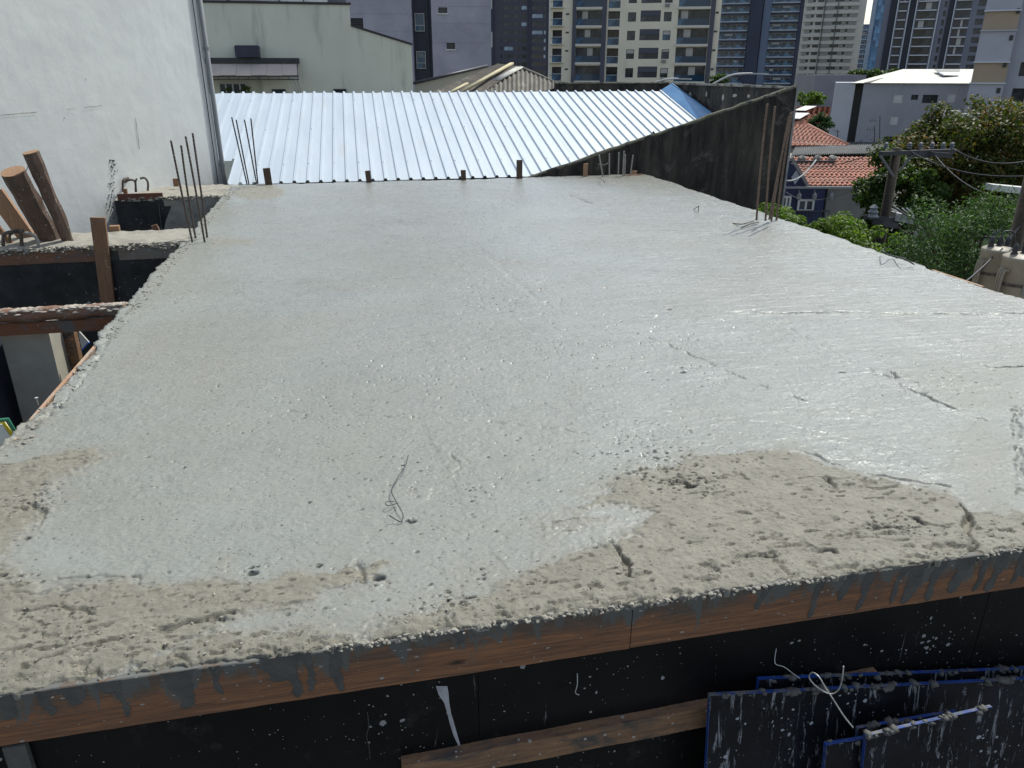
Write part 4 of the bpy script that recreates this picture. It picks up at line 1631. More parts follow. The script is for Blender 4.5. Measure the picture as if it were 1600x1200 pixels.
# dark shed roof piece left of it
b = MB()
P = [atY(850, 143, YR + .6), atY(900, 128, YR + .6), atY(990, 130, YR + .6), atY(1000, 143, YR + .6)]
b.prism(P, (0, .2, 0))
tag(b.build('dark_parapet', dw_m, None), 'low black sloping parapet behind the ridge of the metal roof', 'parapet')
# peeling patches on the inner side face
b = MB()
for (x, y, w_, h_) in ((1053, 147, 5, 6), (1078, 150, 4, 12), (1089, 166, 3, 14), (1148, 149, 4, 4), (1104, 147, 2, 6), (1170, 150, 3, 4), (1130, 152, 2, 8), (1040, 141, 8, 3), (1062, 168, 2, 5)):
    d = ray(x, y)
    t_ = (WB.x - .104) / d.x
    c = CAM + d * t_
    pts = []
    for q in range(9):
        a_ = 2 * math.pi * q / 9
        rr_ = random.uniform(.6, 1.1)
        pts.append(c + Vector((-.003, math.cos(a_) * w_ * .032 * rr_, math.sin(a_) * h_ * .012 * rr_)))
    b.poly(pts)
    b.poly([p_ + Vector((-.002, 0, 0)) for p_ in pts])
b.build('peeled_patch', peel_m, rwl)

# street lamp arms beyond the wall
lampm = mk('lamp_grey', (.5, .5, .5), None, 3, .5)


def streetlamp(P, D, label):
    t = empty('street_lamp', atD(P[0][0], 150, D) * 1, label, 'street lamp', 'street lamps beyond the stained wall')
    b = MB()
    pts = smoothpts([atD(x, y, D) for x, y in P], 6)
    base = Vector((pts[0].x, pts[0].y, GZ))
    b.tube([base] + pts, .035, 8)
    b.build('pole', lampm, t, True)
    e = pts[-1]
    d = (pts[-1] - pts[-3]).normalized()
    b = MB()
    b.beam(e - d * .1, e + d * .6, .18, .05)
    b.build('lamp_head', lampm, t)


streetlamp([(1113, 132), (1120, 128), (1136, 120), (1150, 116), (1165, 115), (1176, 115)], 32, 'street lamp whose curved arm rises above the stained wall at right')
streetlamp([(1018, 134), (1024, 129), (1036, 125), (1050, 123), (1060, 123)], 38, 'street lamp whose fainter arm shows left of the other')


# ------------------------------------------------------------------ facades
class Fr:
    """vertical facade plane at depth D through pixel column px, turned by ang (right end farther)"""

    def __init__(s, px, D, ang=0):
        a = math.radians(ang)
        s.O = atD(px, 112, D)
        s.O.z = 0
        s.u = (RGT * math.cos(a) + HF * math.sin(a)).normalized()
        s.n = -(HF * math.cos(a) - RGT * math.sin(a)).normalized()
        s.D = D
        s.ry = math.atan2(s.u.y, s.u.x)

    def P(s, u, z, d=0):
        return s.O + s.u * u + s.n * d + Vector((0, 0, z))

    def uz(s, x, y):
        r = ray(x, y)
        t = (s.O - CAM).dot(s.n) / r.dot(s.n)
        p = CAM + r * t
        return (p - s.O).dot(s.u), p.z

    def U(s, x, y=112):
        return s.uz(x, y)[0]

    def Z(s, y, x=800):
        return s.uz(x, y)[1]

    def box(s, b, u0, u1, z0, z1, d0, d1, m=0):
        b.obox(s.P(u0, z0, d0), s.u * (u1 - u0), Vector((0, 0, z1 - z0)), s.n * (d1 - d0), m)


def wall_open(fr, b, u0, u1, z0, z1, rects, rec):
    us = sorted(set([u0, u1] + [r for q in rects for r in q[:2] if u0 < r < u1]))
    zs = sorted(set([z0, z1] + [r for q in rects for r in q[2:4] if z0 < r < z1]))
    for zi in range(len(zs) - 1):
        zc = (zs[zi] + zs[zi + 1]) / 2
        run = None
        for ui in range(len(us)):
            hole = True
            if ui < len(us) - 1:
                uc = (us[ui] + us[ui + 1]) / 2
                hole = any(q[0] < uc < q[1] and q[2] < zc < q[3] for q in rects)
            if not hole and run is None: run = us[ui]
            if (hole or ui == len(us) - 1) and run is not None:
                b.quad(fr.P(run, zs[zi]), fr.P(us[ui], zs[zi]), fr.P(us[ui], zs[zi + 1]), fr.P(run, zs[zi + 1]))
                run = None
    for q in rects:
        a, c, e, f = q[:4]
        b.quad(fr.P(a, e), fr.P(c, e), fr.P(c, e, -rec), fr.P(a, e, -rec))
        b.quad(fr.P(a, f), fr.P(a, f, -rec), fr.P(c, f, -rec), fr.P(c, f))
        b.quad(fr.P(a, e), fr.P(a, e, -rec), fr.P(a, f, -rec), fr.P(a, f))
        b.quad(fr.P(c, e), fr.P(c, f), fr.P(c, f, -rec), fr.P(c, e, -rec))


CACHE = {}


def window(par, fr, a, c, e, f, rec, pane, frame=None, nm=1, fw_=.05, trans=0, two=True):
    """recessed window: frame with mullions, pane as sub-part"""
    W_, H_ = round(c - a, 2), round(f - e, 2)
    key = ('w', id(fr), W_, H_, nm, fw_, trans, pane.name, frame.name if frame else '')
    if key not in CACHE:
        b = MB()
        o = fr.O

        def bx(u0, u1, z0, z1, d0, d1):
            b.obox(fr.u * u0 + fr.n * d0 + Vector((0, 0, z0)), fr.u * (u1 - u0), Vector((0, 0, z1 - z0)), fr.n * (d1 - d0))
        me1 = None
        if frame:
            bx(0, W_, 0, fw_, -.03, .03)
            bx(0, W_, H_ - fw_, H_, -.03, .03)
            bx(0, fw_, fw_ + .001, H_ - fw_ - .001, -.03, .03)
            bx(W_ - fw_, W_, fw_ + .001, H_ - fw_ - .001, -.03, .03)
            for k in range(1, nm + 1):
                uc = W_ * k / (nm + 1)
                bx(uc - fw_ / 2, uc + fw_ / 2, fw_ + .001, H_ - fw_ - .001, -.028, .028)
            if trans: bx(fw_ + .001, W_ - fw_ - .001, H_ * trans, H_ * trans + fw_, -.026, .026)
            me1 = b.mesh('window')
            me1.materials.append(frame)
        b = MB()
        bx(.002, W_ - .002, .002, H_ - .002, -.022, -.010)
        me2 = b.mesh('pane')
        me2.materials.append(pane)
        CACHE[key] = (me1, me2)
    me1, me2 = CACHE[key]
    p = fr.P(a, e, -rec)
    if me1:
        w_ = place('window', me1, par, p)
        if two: place('pane', me2, w_, p)
        return w_
    return place('window', me2, par, p)


def shared_box(par, name, fr, u0, u1, z0, z1, d0, d1, mat_):
    W_, H_, T_ = round(u1 - u0, 3), round(z1 - z0, 3), round(d1 - d0, 3)
    key = ('b', name, id(fr), W_, H_, T_, mat_.name)
    if key not in CACHE:
        b = MB()
        b.obox((0, 0, 0), fr.u * W_, Vector((0, 0, H_)), fr.n * T_)
        me = b.mesh(name)
        me.materials.append(mat_)
        CACHE[key] = me
    return place(name, CACHE[key], par, fr.P(u0, z0, d0))


def core(par, fr, u0, u1, z0, z1, dep, mat_, rec=.3, name='body'):
    b = MB()
    fr.box(b, u0, u1, z0, z1, -rec - .01 - dep, -rec - .01)
    # side returns of the facade shell
    fr.box(b, u0, u0 + .02, z0, z1, -rec - .01, -.002)
    fr.box(b, u1 - .02, u1, z0, z1, -rec - .01, -.002)
    fr.box(b, u0 + .02, u1 - .02, z1 - .02, z1 , -rec - .01, -.002)
    return b.build(name, mat_, par)


gl_dark = glassmat('dark_glass', (.012, .016, .022))
gl_blue = glassmat('blue_glass', (.02, .05, .09), .05, (.08, .18, .28))
gl_grey = glassmat('grey_glass', (.03, .035, .045), .1)
cream = mk('cream_render', (.78, .705, .55), (.70, .635, .50), .3, .85, .004, 3, c3=(.42, .40, .33), p3=(.6, .75), s3=.25)
cream2 = mk('cream_ledge', (.68, .64, .55), (.6, .57, .49), .3, .85)
slate = mk('slate_render', (.09, .093, .118), (.075, .078, .10), .3, .8)
purple = mk('purple_grey_render', (.38, .365, .42), (.265, .255, .31), .35, .85, .004, 3, c3=(.22, .215, .28), p3=(.62, .78), s3=.3)
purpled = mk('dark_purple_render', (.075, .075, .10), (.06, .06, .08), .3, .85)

# --- beige building, left
f = Fr(480, 40, 12)
bb = empty('beige_house', f.P(0, GZ, -5), 'pale green beige building with stepped parapet and awning behind the metal roof', 'house')
beige = mk('pale_green_render', (.70, .695, .57), (.62, .615, .50), .5, .85, .003, 8, stretch=(1, 1, .5), c3=(.42, .43, .35), p3=(.56, .72), s3=.6, st3=(2.4, 2.4, .3))
u0, u1 = f.U(255, 143), f.U(646, 143)
zA = f.Z(12)
zB = f.Z(44)
zC = f.Z(72)
uB = f.U(546, 20)
uB2 = uB + .02
b = MB()
poly_ = [(u0, GZ), (u1, GZ), (u1, zC), (uB2, zB), (uB2, zA), (u0, zA)]
b.prism([f.P(a, c) for a, c in poly_], -f.n * 9)
b.build('wall', beige, bb)
b = MB()
capd = mk('dark_cap', (.05, .045, .05), None, 2, .7)
b.obox(f.P(u0, zA + .002, .06), f.u * (uB + .1 - u0), Vector((0, 0, .10)), -f.n * .3)
d_ = f.P(u1 + .05, zC, .06) - f.P(uB2, zB, .06)
b.obox(f.P(uB2 + .003, zB + .004, .06), d_, Vector((0, 0, .09)), -f.n * .3)
b.build('parapet_cap', capd, bb)
# awning
at_ = empty('awning', f.P(f.U(395, 110), f.Z(118), .3), 'beige fabric awning on a dark frame on the pale green house', 'awning')
b = MB()
ua, uc = f.U(250, 96), f.U(468, 96)
f.box(b, ua, uc, f.Z(100), f.Z(92), .01, .45)
b.build('cassette', M['dark'], at_)
nst = 9
fab1 = mk('awning_fabric', (.50, .43, .38), (.43, .37, .33), 1.2, .85)
for k in range(nst):
    b = MB()
    a0, a1 = ua + (uc - .1 - ua) * k / nst + .005, ua + (uc - .1 - ua) * (k + 1) / nst - .005
    sg = .02 * (k % 2)
    b.quad(f.P(a0, f.Z(101), .44), f.P(a1, f.Z(101), .44), f.P(a1, f.Z(117) - sg, 1.35), f.P(a0, f.Z(117) - sg, 1.35))
    b.quad(f.P(a0, f.Z(101) - .012, .44), f.P(a0, f.Z(117) - .012 - sg, 1.35), f.P(a1, f.Z(117) - .012 - sg, 1.35), f.P(a1, f.Z(101) - .012, .44))
    b.build('fabric_strip', fab1, at_)
b = MB()
f.box(b, ua, uc - .05, f.Z(119.5), f.Z(117.6), 1.3, 1.36)
f.box(b, ua, uc - .05, f.Z(124), f.Z(122.4), 1.3, 1.34)
for k in range(15):
    uu_ = ua + (uc - .1 - ua) * k / 14
    f.box(b, uu_, uu_ + .03, f.Z(122.3), f.Z(119.6), 1.305, 1.335)
b.beam(f.P(uc - .1, f.Z(119), 1.33), f.P(uc - .1, f.Z(98), .3), .04, .04)
b.build('frame', M['dark'], at_)
b = MB()
for k in range(3):
    b.tube([f.P(uc - .15 - k * .18, f.Z(122), 1.2 - k * .3), f.P(uc - .05 - k * .1, f.Z(143), .3)], .03, 6)
b.build('rolled_blind', M['white_trim'], at_)
# dark box above the awning
b = MB()
f.box(b, f.U(370, 84), f.U(407, 84), f.Z(92) + .02, f.Z(75), .01, .7)
f.box(b, f.U(371, 84), f.U(406, 84), f.Z(75) + .003, f.Z(74), .05, .65)
tag(b.build('equipment_box', mk('slate_box', (.04, .045, .075), (.03, .03, .05), 2, .5), None), 'dark slate equipment box on top of the awning', 'equipment box')
# window below the awning
w_ = window(bb, f, f.U(342, 135), f.U(386, 135), f.Z(146), f.Z(128), -.06, gl_grey, M['white_trim'], 3, .06)
w_ = window(bb, f, f.U(425, 140), f.U(446, 140), f.Z(146), f.Z(138), -.06, gl_dark, M['dark'], 1, .04)
w_ = window(bb, f, f.U(521, 140), f.U(541, 140), f.Z(146), f.Z(138), -.06, gl_dark, M['dark'], 1, .04)
# water stains as raised scars are left to the material; roof terrace things
t2 = empty('rooftop_shed', f.P(f.U(440, 5), zA, -1.5), 'pale rooftop shed with grey panels above the parapet of the pale green house', 'shed')
f2 = Fr(430, 41.5, 12)
b = MB()
f2.box(b, f2.U(300, 5), f2.U(436, 5), zA + .1, zA + 2.2, -1.5, 0)
b.build('container', mk('grey_clad', (.42, .43, .43), (.36, .37, .37), 1, .7), t2)
b = MB()
f2.box(b, f2.U(437, 5), f2.U(512, 5), zA + .1, zA + 2.4, -1.2, -.1)
b.build('container', mk('white_clad', (.62, .63, .62), (.55, .56, .55), 1, .7), t2)
b = MB()
for x in (355, 358, 436, 474, 512):
    f2.box(b, f2.U(x, 5), f2.U(x, 5) + .05, zA + .1, zA + 1.6, .02, .07)
f2.box(b, f2.U(300, 5), f2.U(514, 5), zA + .45, zA + .50, .075, .11)
b.build('rail', M['dark'], t2)
b = MB()
c = f2.P(f2.U(391, 2), f2.Z(1), .3)
b.lathe(c, [(.05, -.1), (.33, 0), (.36, .08), (.30, .10), (.02, .02)], 16)
tag(b.build('satellite_dish', M['dark'], None), 'dark dish on the roof terrace of the pale green house', 'satellite dish')
b = MB()
f2.box(b, f2.U(514, 6), f2.U(541, 6), zA + .1, zA + 2.4, -1.5, -.2)
tag(b.build('rooftop_box', slate, None), 'dark blue rooftop box at the right end of the pale green parapet', 'rooftop box')


def shrub(c, r, n, leaf, mat_, label, name='shrub', cat='shrub', sx=1, sz=1, flowers=None, group=None):
    c = Vector(c)
    t = empty(name, c - Vector((0, 0, r * sz)), label, cat, group)
    foliage('foliage', c, (r * sx, r * sx, r * sz), n, leaf, mat_, t, 14)
    b = MB()
    for k in range(5):
        d = Vector((random.uniform(-.5, .5), random.uniform(-.5, .5), 0)) * r
        b.tube([c - Vector((0, 0, r * sz * 1.3)), c + d], [.02, .006], 5)
    b.build('stem', M['bark'], t)
    return t


def leafmat(name, c1, c2, c3, sat=.35):
    m, t, N, L, B = newmat(name)
    a = N.new('ShaderNodeAttribute')
    a.attribute_name = 'var'
    r = N.new('ShaderNodeValToRGB')
    r.color_ramp.elements[0].color = c1 + (1,)
    r.color_ramp.elements[1].color = c3 + (1,)
    e = r.color_ramp.elements.new(.55)
    e.color = c2 + (1,)
    L.new(a.outputs['Fac'], r.inputs[0])
    L.new(r.outputs[0], B.inputs['Base Color'])
    B.inputs['Roughness'].default_value = .5
    B.inputs['Specular IOR Level'].default_value = .22
    tr = N.new('ShaderNodeBsdfTranslucent')
    L.new(mixc(N, L, 1, r.outputs[0], (1.3, 1.5, .5), 'MULTIPLY'), tr.inputs[0])
    mx = N.new('ShaderNodeMixShader')
    mx.inputs[0].default_value = sat
    L.new(B.outputs[0], mx.inputs[1])
    L.new(tr.outputs[0], mx.inputs[2])
    L.new(mx.outputs[0], N['Material Output'].inputs[0])
    return m


M['bark'] = mk('bark', (.10, .075, .055), (.06, .045, .035), 8, .9, .01, 30)


def foliage(name, c, rad, n, leaf, mat_, parent, nclump=40, elong=1.6, droop=0.0, shell=.55, spread=.30, seedoff=0, clumps=None):
    """thousands of small folded leaves gathered in clumps through an uneven crown"""
    c = np.array(tuple(c))
    rad = np.array(rad)
    if clumps is None:
        d = rng.normal(size=(nclump, 3))
        d /= np.linalg.norm(d, axis=1)[:, None]
        rr = shell + (1 - shell) * rng.random(nclump) ** .6
        cc = c + d * rad * rr[:, None] * (.82 + .25 * rng.random((nclump, 1)))
        cr = spread * rad.mean() * (.55 + .9 * rng.random(nclump))
    else:
        cc, cr = clumps
        nclump = len(cc)
    w_ = cr ** 2
    k = rng.choice(nclump, n, p=w_ / w_.sum())
    dd = rng.normal(size=(n, 3))
    dd /= np.linalg.norm(dd, axis=1)[:, None]
    pos = cc[k] + dd * (cr[k] * rng.random(n) ** .45)[:, None] * np.array([1, 1, .75])
    nor = dd * .8 + np.array([0, 0, .7]) + rng.normal(size=(n, 3)) * .55
    nor /= np.linalg.norm(nor, axis=1)[:, None]
    ax = rng.normal(size=(n, 3)) + np.array([0, 0, -droop])
    ax -= nor * (ax * nor).sum(1)[:, None]
    ax /= np.linalg.norm(ax, axis=1)[:, None]
    bt = np.cross(nor, ax)
    L_ = leaf * (.6 + .8 * rng.random(n))[:, None]
    Wd = L_ / elong * .5
    p0 = pos - ax * L_ * .5
    p1 = pos + bt * Wd + nor * Wd * .35
    p2 = pos + ax * L_ * .5 - nor * L_ * .12
    p3 = pos - bt * Wd + nor * Wd * .35
    o = np.array(tuple(org(parent)))
    V_ = np.stack([p0, p1, p2, p3], 1).reshape(-1, 3) - o
    F_ = np.arange(n * 4).reshape(n, 4)
    # two triangles folded along the midrib
    T_ = np.concatenate([F_[:, [0, 1, 2]], F_[:, [0, 2, 3]]])
    me = bpy.data.meshes.new(name)
    me.vertices.add(len(V_))
    me.vertices.foreach_set('co', V_.ravel().astype(np.float32))
    me.loops.add(T_.size)
    me.loops.foreach_set('vertex_index', T_.ravel().astype(np.int32))
    me.polygons.add(len(T_))
    me.polygons.foreach_set('loop_start', (np.arange(len(T_)) * 3).astype(np.int32))
    me.polygons.foreach_set('loop_total', np.full(len(T_), 3, np.int32))
    a = me.attributes.new('var', 'FLOAT', 'POINT')
    vv = np.clip(.25 * rng.random(nclump)[k] + .75 * rng.random(n), 0, 1)
    a.data.foreach_set('value', np.repeat(vv, 4).astype(np.float32))
    me.update()
    me.materials.append(mat_)
    ob = bpy.data.objects.new(name, me)
    COL.objects.link(ob)
    ob.parent = parent
    return cc, cr


lf_mix = leafmat('brownish_tree_leaves', (.032, .05, .012), (.07, .09, .02), (.20, .09, .035))
lf_green = leafmat('green_leaves', (.022, .05, .010), (.045, .085, .016), (.11, .16, .035))
lf_fern = leafmat('feathery_leaves', (.028, .062, .022), (.052, .10, .035), (.13, .20, .08), .3)
lf_lime = leafmat('lime_leaves', (.045, .095, .014), (.09, .15, .022), (.18, .24, .045), .4)
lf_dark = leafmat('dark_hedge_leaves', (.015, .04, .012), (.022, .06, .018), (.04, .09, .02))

shrub(f.P(f.U(357, 139), f.Z(142), .5), .28, 300, .08, lf_lime, 'small yellow green pot plant below the awning at left', sx=1.2)
shrub(f.P(f.U(386, 139), f.Z(142), .5), .28, 300, .08, lf_lime, 'small yellow green pot plant below the awning beside the window')

# --- purple building
f = Fr(655, 72, 3)
pb = empty('purple_grey_building', f.P(0, GZ, -6), 'tall purple grey apartment building with a dark recess behind the pale green house', 'building')
TOP = 22
ul, ua, uc, ur = f.U(500, 112), f.U(647, 112), f.U(677, 112), f.U(768, 112)
# left wing
rects = [(f.U(548, 38), f.U(567.5, 38), f.Z(46), f.Z(29))]
b = MB()
wall_open(f, b, ul, ua, GZ, TOP, rects, .3)
b.build('wall', purple, pb)
core(pb, f, ul, ua, GZ, TOP, 11, purple)
q = rects[0]
lv = MB()
f.box(lv, q[0] + .01, q[1] - .01, q[2] + .01, q[3] - .01, -.29, -.25)
vent = lv.build('louvre', M['dark'], pb)
for k in range(5):
    zc = q[2] + (q[3] - q[2]) * (k + .5) / 5
    shared_box(vent, 'louvre_blade', f, q[0] + .05, q[1] - .05, zc - .02, zc + .02, -.24, -.08, slate)
# right wing
wl = [(685, 699, 21, 12), (698, 711, 77, 67)]
rects = [(f.U(a, y0), f.U(c, y0), f.Z(y0), f.Z(y1)) for a, c, y0, y1 in wl]
rects.append((rects[0][0], rects[0][1], rects[0][2] + 3.0, rects[0][3] + 3.0))
b = MB()
wall_open(f, b, uc, ur, GZ, TOP, rects, .3)
b.build('wall', purple, pb)
core(pb, f, uc, ur, GZ, TOP, 11, purple)
for i, q in enumerate(rects):
    window(pb, f, q[0], q[1], q[2], q[3], .2, gl_dark, M['dark'], 0, .05, .5)
    b = MB()
    f.box(b, q[0] - .08, q[1] + .08, q[2] - .10, q[2] - .002, .002, .10)
    b.build('window_sill', M['white_trim'], pb)
# the joints seen as faint lines across the render
b = MB()
for y in (-6, 12, 67, 119 - 52):
    pass
for z in (f.Z(67), f.Z(10), f.Z(37)):
    f.box(b, uc + .01, ur - .01, z, z + .04, .002, .02)
    f.box(b, ul, ua - .01, z - .6, z - .56, .002, .02)
b.build('render_joint', purple, pb)
# recess with stair windows
b = MB()
f.box(b, ua, uc, GZ, TOP, -3.0, -1.5)
b.build('recess_wall', purpled, pb)
fr2 = Fr(655, 73.4, 3)
for k in range(6):
    y = 20 + 53.5 * (k - 1)
    z1 = f.Z(20) - 3.0 * k + 3.0
    a, c = fr2.U(648, 30), fr2.U(663, 30)
    window(pb, fr2, a, c, z1 - 1.4, z1 + .02, -.05, gl_blue, M['white_trim'], 0, .05, .32)
b = MB()
f.box(b, f.U(667, 60), f.U(668.5, 60), GZ, TOP, -1.48, -1.3)
b.build('recess_pilaster', slate, pb)
# white strips painting the sunlit side edge of the building
b = MB()
for z in (-2, 1.0, 4, 7, 10):
    f.box(b, ur + .002, ur + .10, z, z + 1.2, -.6, -.1)
b.build('sunlit_edge_strip', M['white_trim'], pb)

# --- asbestos roofs behind the metal roof
asb = mk('fibre_cement', (.20, .185, .155), (.12, .11, .095), 2, .9, .01, 12, c3=(.33, .31, .26), p3=(.55, .7), s3=1.2)
ab = empty('corrugated_roof_house', atD(790, 143, 33) + Vector((0, 0, -6)), 'old house under grey corrugated fibre cement hip roof behind the metal roof', 'house')
apex = atD(803, 99, 34)
eR = atD(868, 131, 33)
eR2 = atD(905, 149, 32.5)
eL = atD(742, 152, 32)
# front face corrugated
def corr(b, A, Bp, Cp, Dp, n, amp, flat=False):
    """A-B lower edge, D-C upper edge, corrugations run from lower to upper"""
    nrm = (Bp - A).cross(Dp - A).normalized()
    if nrm.z < 0: nrm = -nrm
    st = 4
    N_ = n * st
    for k in range(N_):
        f0, f1 = k / N_, (k + 1) / N_
        o0 = nrm * amp * math.sin(2 * math.pi * k / st + .5)
        o1 = nrm * amp * math.sin(2 * math.pi * (k + 1) / st + .5)
        b.quad(A.lerp(Bp, f0) + o0, A.lerp(Bp, f1) + o1, Dp.lerp(Cp, f1) + o1, Dp.lerp(Cp, f0) + o0)


b = MB()
A = atD(755, 158, 30)
B_ = atD(925, 158, 30)
ap1 = atD(800, 106, 34)
ap2 = atD(815, 106, 34)
# front hip face as vertical-running corrugations clipped by the hips
n = 26
for k in range(n * 4):
    f0, f1 = k / (n * 4), (k + 1) / (n * 4)
    o = []
    for ff, kk in ((f0, k), (f1, k + 1)):
        x = 745 + (925 - 745) * ff
        if x < 808: yt = 106 + (808 - x) * .80
        else: yt = 106 + (x - 808) * .40
        yt = min(yt, 157)
        fdep = 30 + 4 * (158 - yt) / 52
        wv = .05 * math.sin(kk * math.pi / 2)
        o.append((atD(x - 10 * (158 - 158) , 158, 30) + Vector((0, 0, wv)), atD(x + (0), yt, fdep) + Vector((0, 0, wv))))
    b.quad(o[0][0], o[1][0], o[1][1], o[0][1])
b.build('roof_sheets', asb, ab)['kind'] = 'stuff'
b = MB()
b.beam(atD(776, 125, 32.3), atD(812, 105, 34), .34, .05)
b.build('hip_cap', mk('pale_hip', (.5, .49, .45), (.35, .34, .3), 3, .9), ab, True)
b = MB()
b.tube([atD(812, 105, 34.05), atD(845, 119, 33.5), atD(872, 132, 33)], .07, 8)
b.build('hip_cap', asb, ab, True)
# left slope of the house, plain sheets with broad battens
b = MB()
corr(b, atD(640, 160, 30), atD(775, 160, 31), atD(812, 104, 34.3), atD(778, 100, 36), 14, .035)
b.build('roof_sheets', mk('brown_fibre_cement', (.15, .13, .11), (.09, .08, .07), 1.5, .9, .01, 10, c3=(.25, .24, .2), p3=(.55, .7), s3=1), ab)['kind'] = 'stuff'
b = MB()
b.beam(atD(712, 148, 30.6), atD(800, 99, 35), .16, .08)
b.beam(atD(696, 148, 30.4), atD(730, 130, 32), .14, .05)
b.build('ridge_strip', mk('yellowish_strip', (.5, .44, .28), (.35, .31, .2), 2, .9), ab, True)
b = MB()
b.prism([atD(648, 130, 36), atD(762, 104, 38), atD(762, 160, 38), atD(648, 160, 36)], HF * .2)
b.build('gable_wall', mk('cream_gable', (.42, .40, .33), (.36, .34, .28), .7, .9), ab)
b = MB()
b.tube([atD(646, 130, 35.8), atD(762, 103, 37.8)], .07, 6)
b.build('verge_cap', M['dark'], ab, True)
b = MB()
p0, p1 = atD(650, 158, 36.5), atD(930, 158, 31)
b.obox(Vector((p0.x, p0.y, GZ)), Vector((p1.x - p0.x, p1.y - p0.y, 0)), HF * 4, Vector((0, 0, p0.z - GZ - .3)))
b.build('walls', M['old_cement'], ab)

# --- dark tower
f = Fr(815, 330, 0)
dt = empty('dark_tower', f.P(0, GZ, -8), 'dark slate apartment tower in shade between the purple and the cream buildings', 'tower')
dslate = mk('dark_slate', (.085, .083, .105), (.07, .07, .09), .1, .85)
TOP = f.Z(-40)
fl = 12.25 * 330 / 1398
cols_ = [(782, 785), (788, 801.5), (804, 812), (815, 823), (831.5, 848), (850, 853)]
rects = []
z0_ = f.Z(9)
for k in range(-3, 12):
    zt_ = z0_ - fl * k
    for (a, c) in cols_:
        y = 40
        rects.append((f.U(a, y), f.U(c, y), zt_ - 1.35, zt_))
b = MB()
u0, u1 = f.U(765, 40), f.U(861, 40)
wall_open(f, b, u0, u1, GZ, TOP, rects, .3)
b.build('wall', dslate, dt)
core(dt, f, u0, u1, GZ, TOP, 18, dslate)
litg = glassmat('painted_reflection_glass', (.25, .33, .42), .1, (.5, .6, .7))  # sky reflection painted as a pale pane colour
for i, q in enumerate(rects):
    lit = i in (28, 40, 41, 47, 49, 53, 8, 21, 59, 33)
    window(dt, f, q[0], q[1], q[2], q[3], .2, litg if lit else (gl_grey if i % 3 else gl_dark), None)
for a, c in ((769, 771), (826, 829), (857, 859)):
    b = MB()
    f.box(b, f.U(a, 40), f.U(c, 40), GZ, TOP, .002, .8)
    b.build('pier', mk('pier_slate', (.06, .06, .085), None, .2, .8) if 'pier_slate' not in bpy.data.materials else bpy.data.materials['pier_slate'], dt)

# --- cream tower
f = Fr(995, 140, -8)
ct = empty('cream_tower', f.P(0, GZ, -8), 'cream apartment tower with dark piers and glazed balconies above the metal roof', 'tower')
ZW = [(f.Z(35.5 - 28.4), f.Z(21 - 28.4)), (f.Z(35.5), f.Z(21)), (f.Z(64), f.Z(49.5)), (f.Z(92.5), f.Z(78)), (f.Z(121), f.Z(106.5)), (f.Z(149.5), f.Z(135))]
TOP = f.Z(-45)
yy = 60


def UU(x):
    return f.U(x, yy)


# x values measured at y~60 of the photo
main = [(979.5, 992), (1035, 1047)]
tri = (999, 1030)
rects = []
for (za, zb) in ZW:
    for a, c in main: rects.append((UU(a), UU(c), za, zb, 'w'))
    rects.append((UU(tri[0]), UU(tri[1]), za, zb + .25, 't'))
    rects.append((UU(949), UU(967), za - .7, zb + .2, 'b'))
    rects.append((UU(1057), UU(1106), za - .6, zb + .3, 'B'))
    rects.append((UU(900), UU(939), za - .5, zb + .35, 'B'))
    rects.append((UU(863), UU(878), za - .5, zb + .2, 'b'))
b = MB()
uL, uR = UU(858), UU(1123)
wall_open(f, b, uL, uR, GZ, TOP, rects, 1.2)
b.build('wall', cream, ct)
core(ct, f, uL, uR, GZ, TOP, 16, cream, 1.2)
for q in rects:
    a, c, za, zb, kd = q
    if kd == 'w':
        window(ct, f, a, c, za, zb, .15, random.choice((gl_dark, gl_dark, gl_grey, gl_blue)), M['dark'], 1, .07)
        if random.random() < .35: shared_box(ct, 'blind', f, a + .1, c - .1, zb - random.choice((.35, .6, .8)), zb - .08, -.14, -.11, M['curtain'])
        if random.random() < .25: shared_box(ct, 'air_conditioner', f, a + .1, a + .8, za - .6, za - .15, .004, .35, M['pvc'])
    elif kd == 't':
        window(ct, f, a, c, za, zb, .15, gl_grey, M['dark'], 2, .09, .5)
        shared_box(ct, 'shade_panel', f, a + .05, c - .05, za + (zb - za) * .52, zb - .03, -.10, -.02, slate)
    elif kd == 'b':
        window(ct, f, a, c, za, zb, 1.1, gl_dark, M['dark'], 1, .08)
        shared_box(ct, 'balcony_glass', f, a, c, za, za + 1.05, -.10, -.05, gl_blue)
        shared_box(ct, 'handrail', f, a, c, za + 1.053, za + 1.12, -.12, -.02, M['white_trim'])
    else:
        window(ct, f, a, c, za, zb, .55, gl_grey, M['dark'], 3, .08, .38)
        shared_box(ct, 'balcony_slab', f, a - .05, c + .05, za - .38, za - .02, .004, .5, cream2)
        shared_box(ct, 'balcony_glass', f, a, c, za, za + 1.0, -.14, -.08, gl_blue)
        if int(za * 7 + a) % 2 == 0:
            shared_box(ct, 'curtain', f, a + (c - a) * (.1 + .12 * (int(a * 13 + za * 5) % 5)), a + (c - a) * (.32 + .12 * (int(a * 13 + za * 5) % 5)), za + .1, zb - .1, -.50, -.46, M['curtain'])
for (a, c) in ((894, 900), (939, 946.5), (1106.5, 1113.5)):
    b = MB()
    f.box(b, UU(a), UU(c), GZ, TOP, .004, .45)
    b.build('pier', slate, ct)
vm = slate
for (za, zb) in ZW:
    for x in (886, 1117):
        shared_box(ct, 'vent', f, UU(x - 2.5), UU(x + 2.5), zb - .3, zb - .05, .002, .06, M['dark'])
b = MB()
f.box(b, uL - .1, UU(861), GZ, TOP, .004, .06)
b.build('edge_strip', cream2, ct)
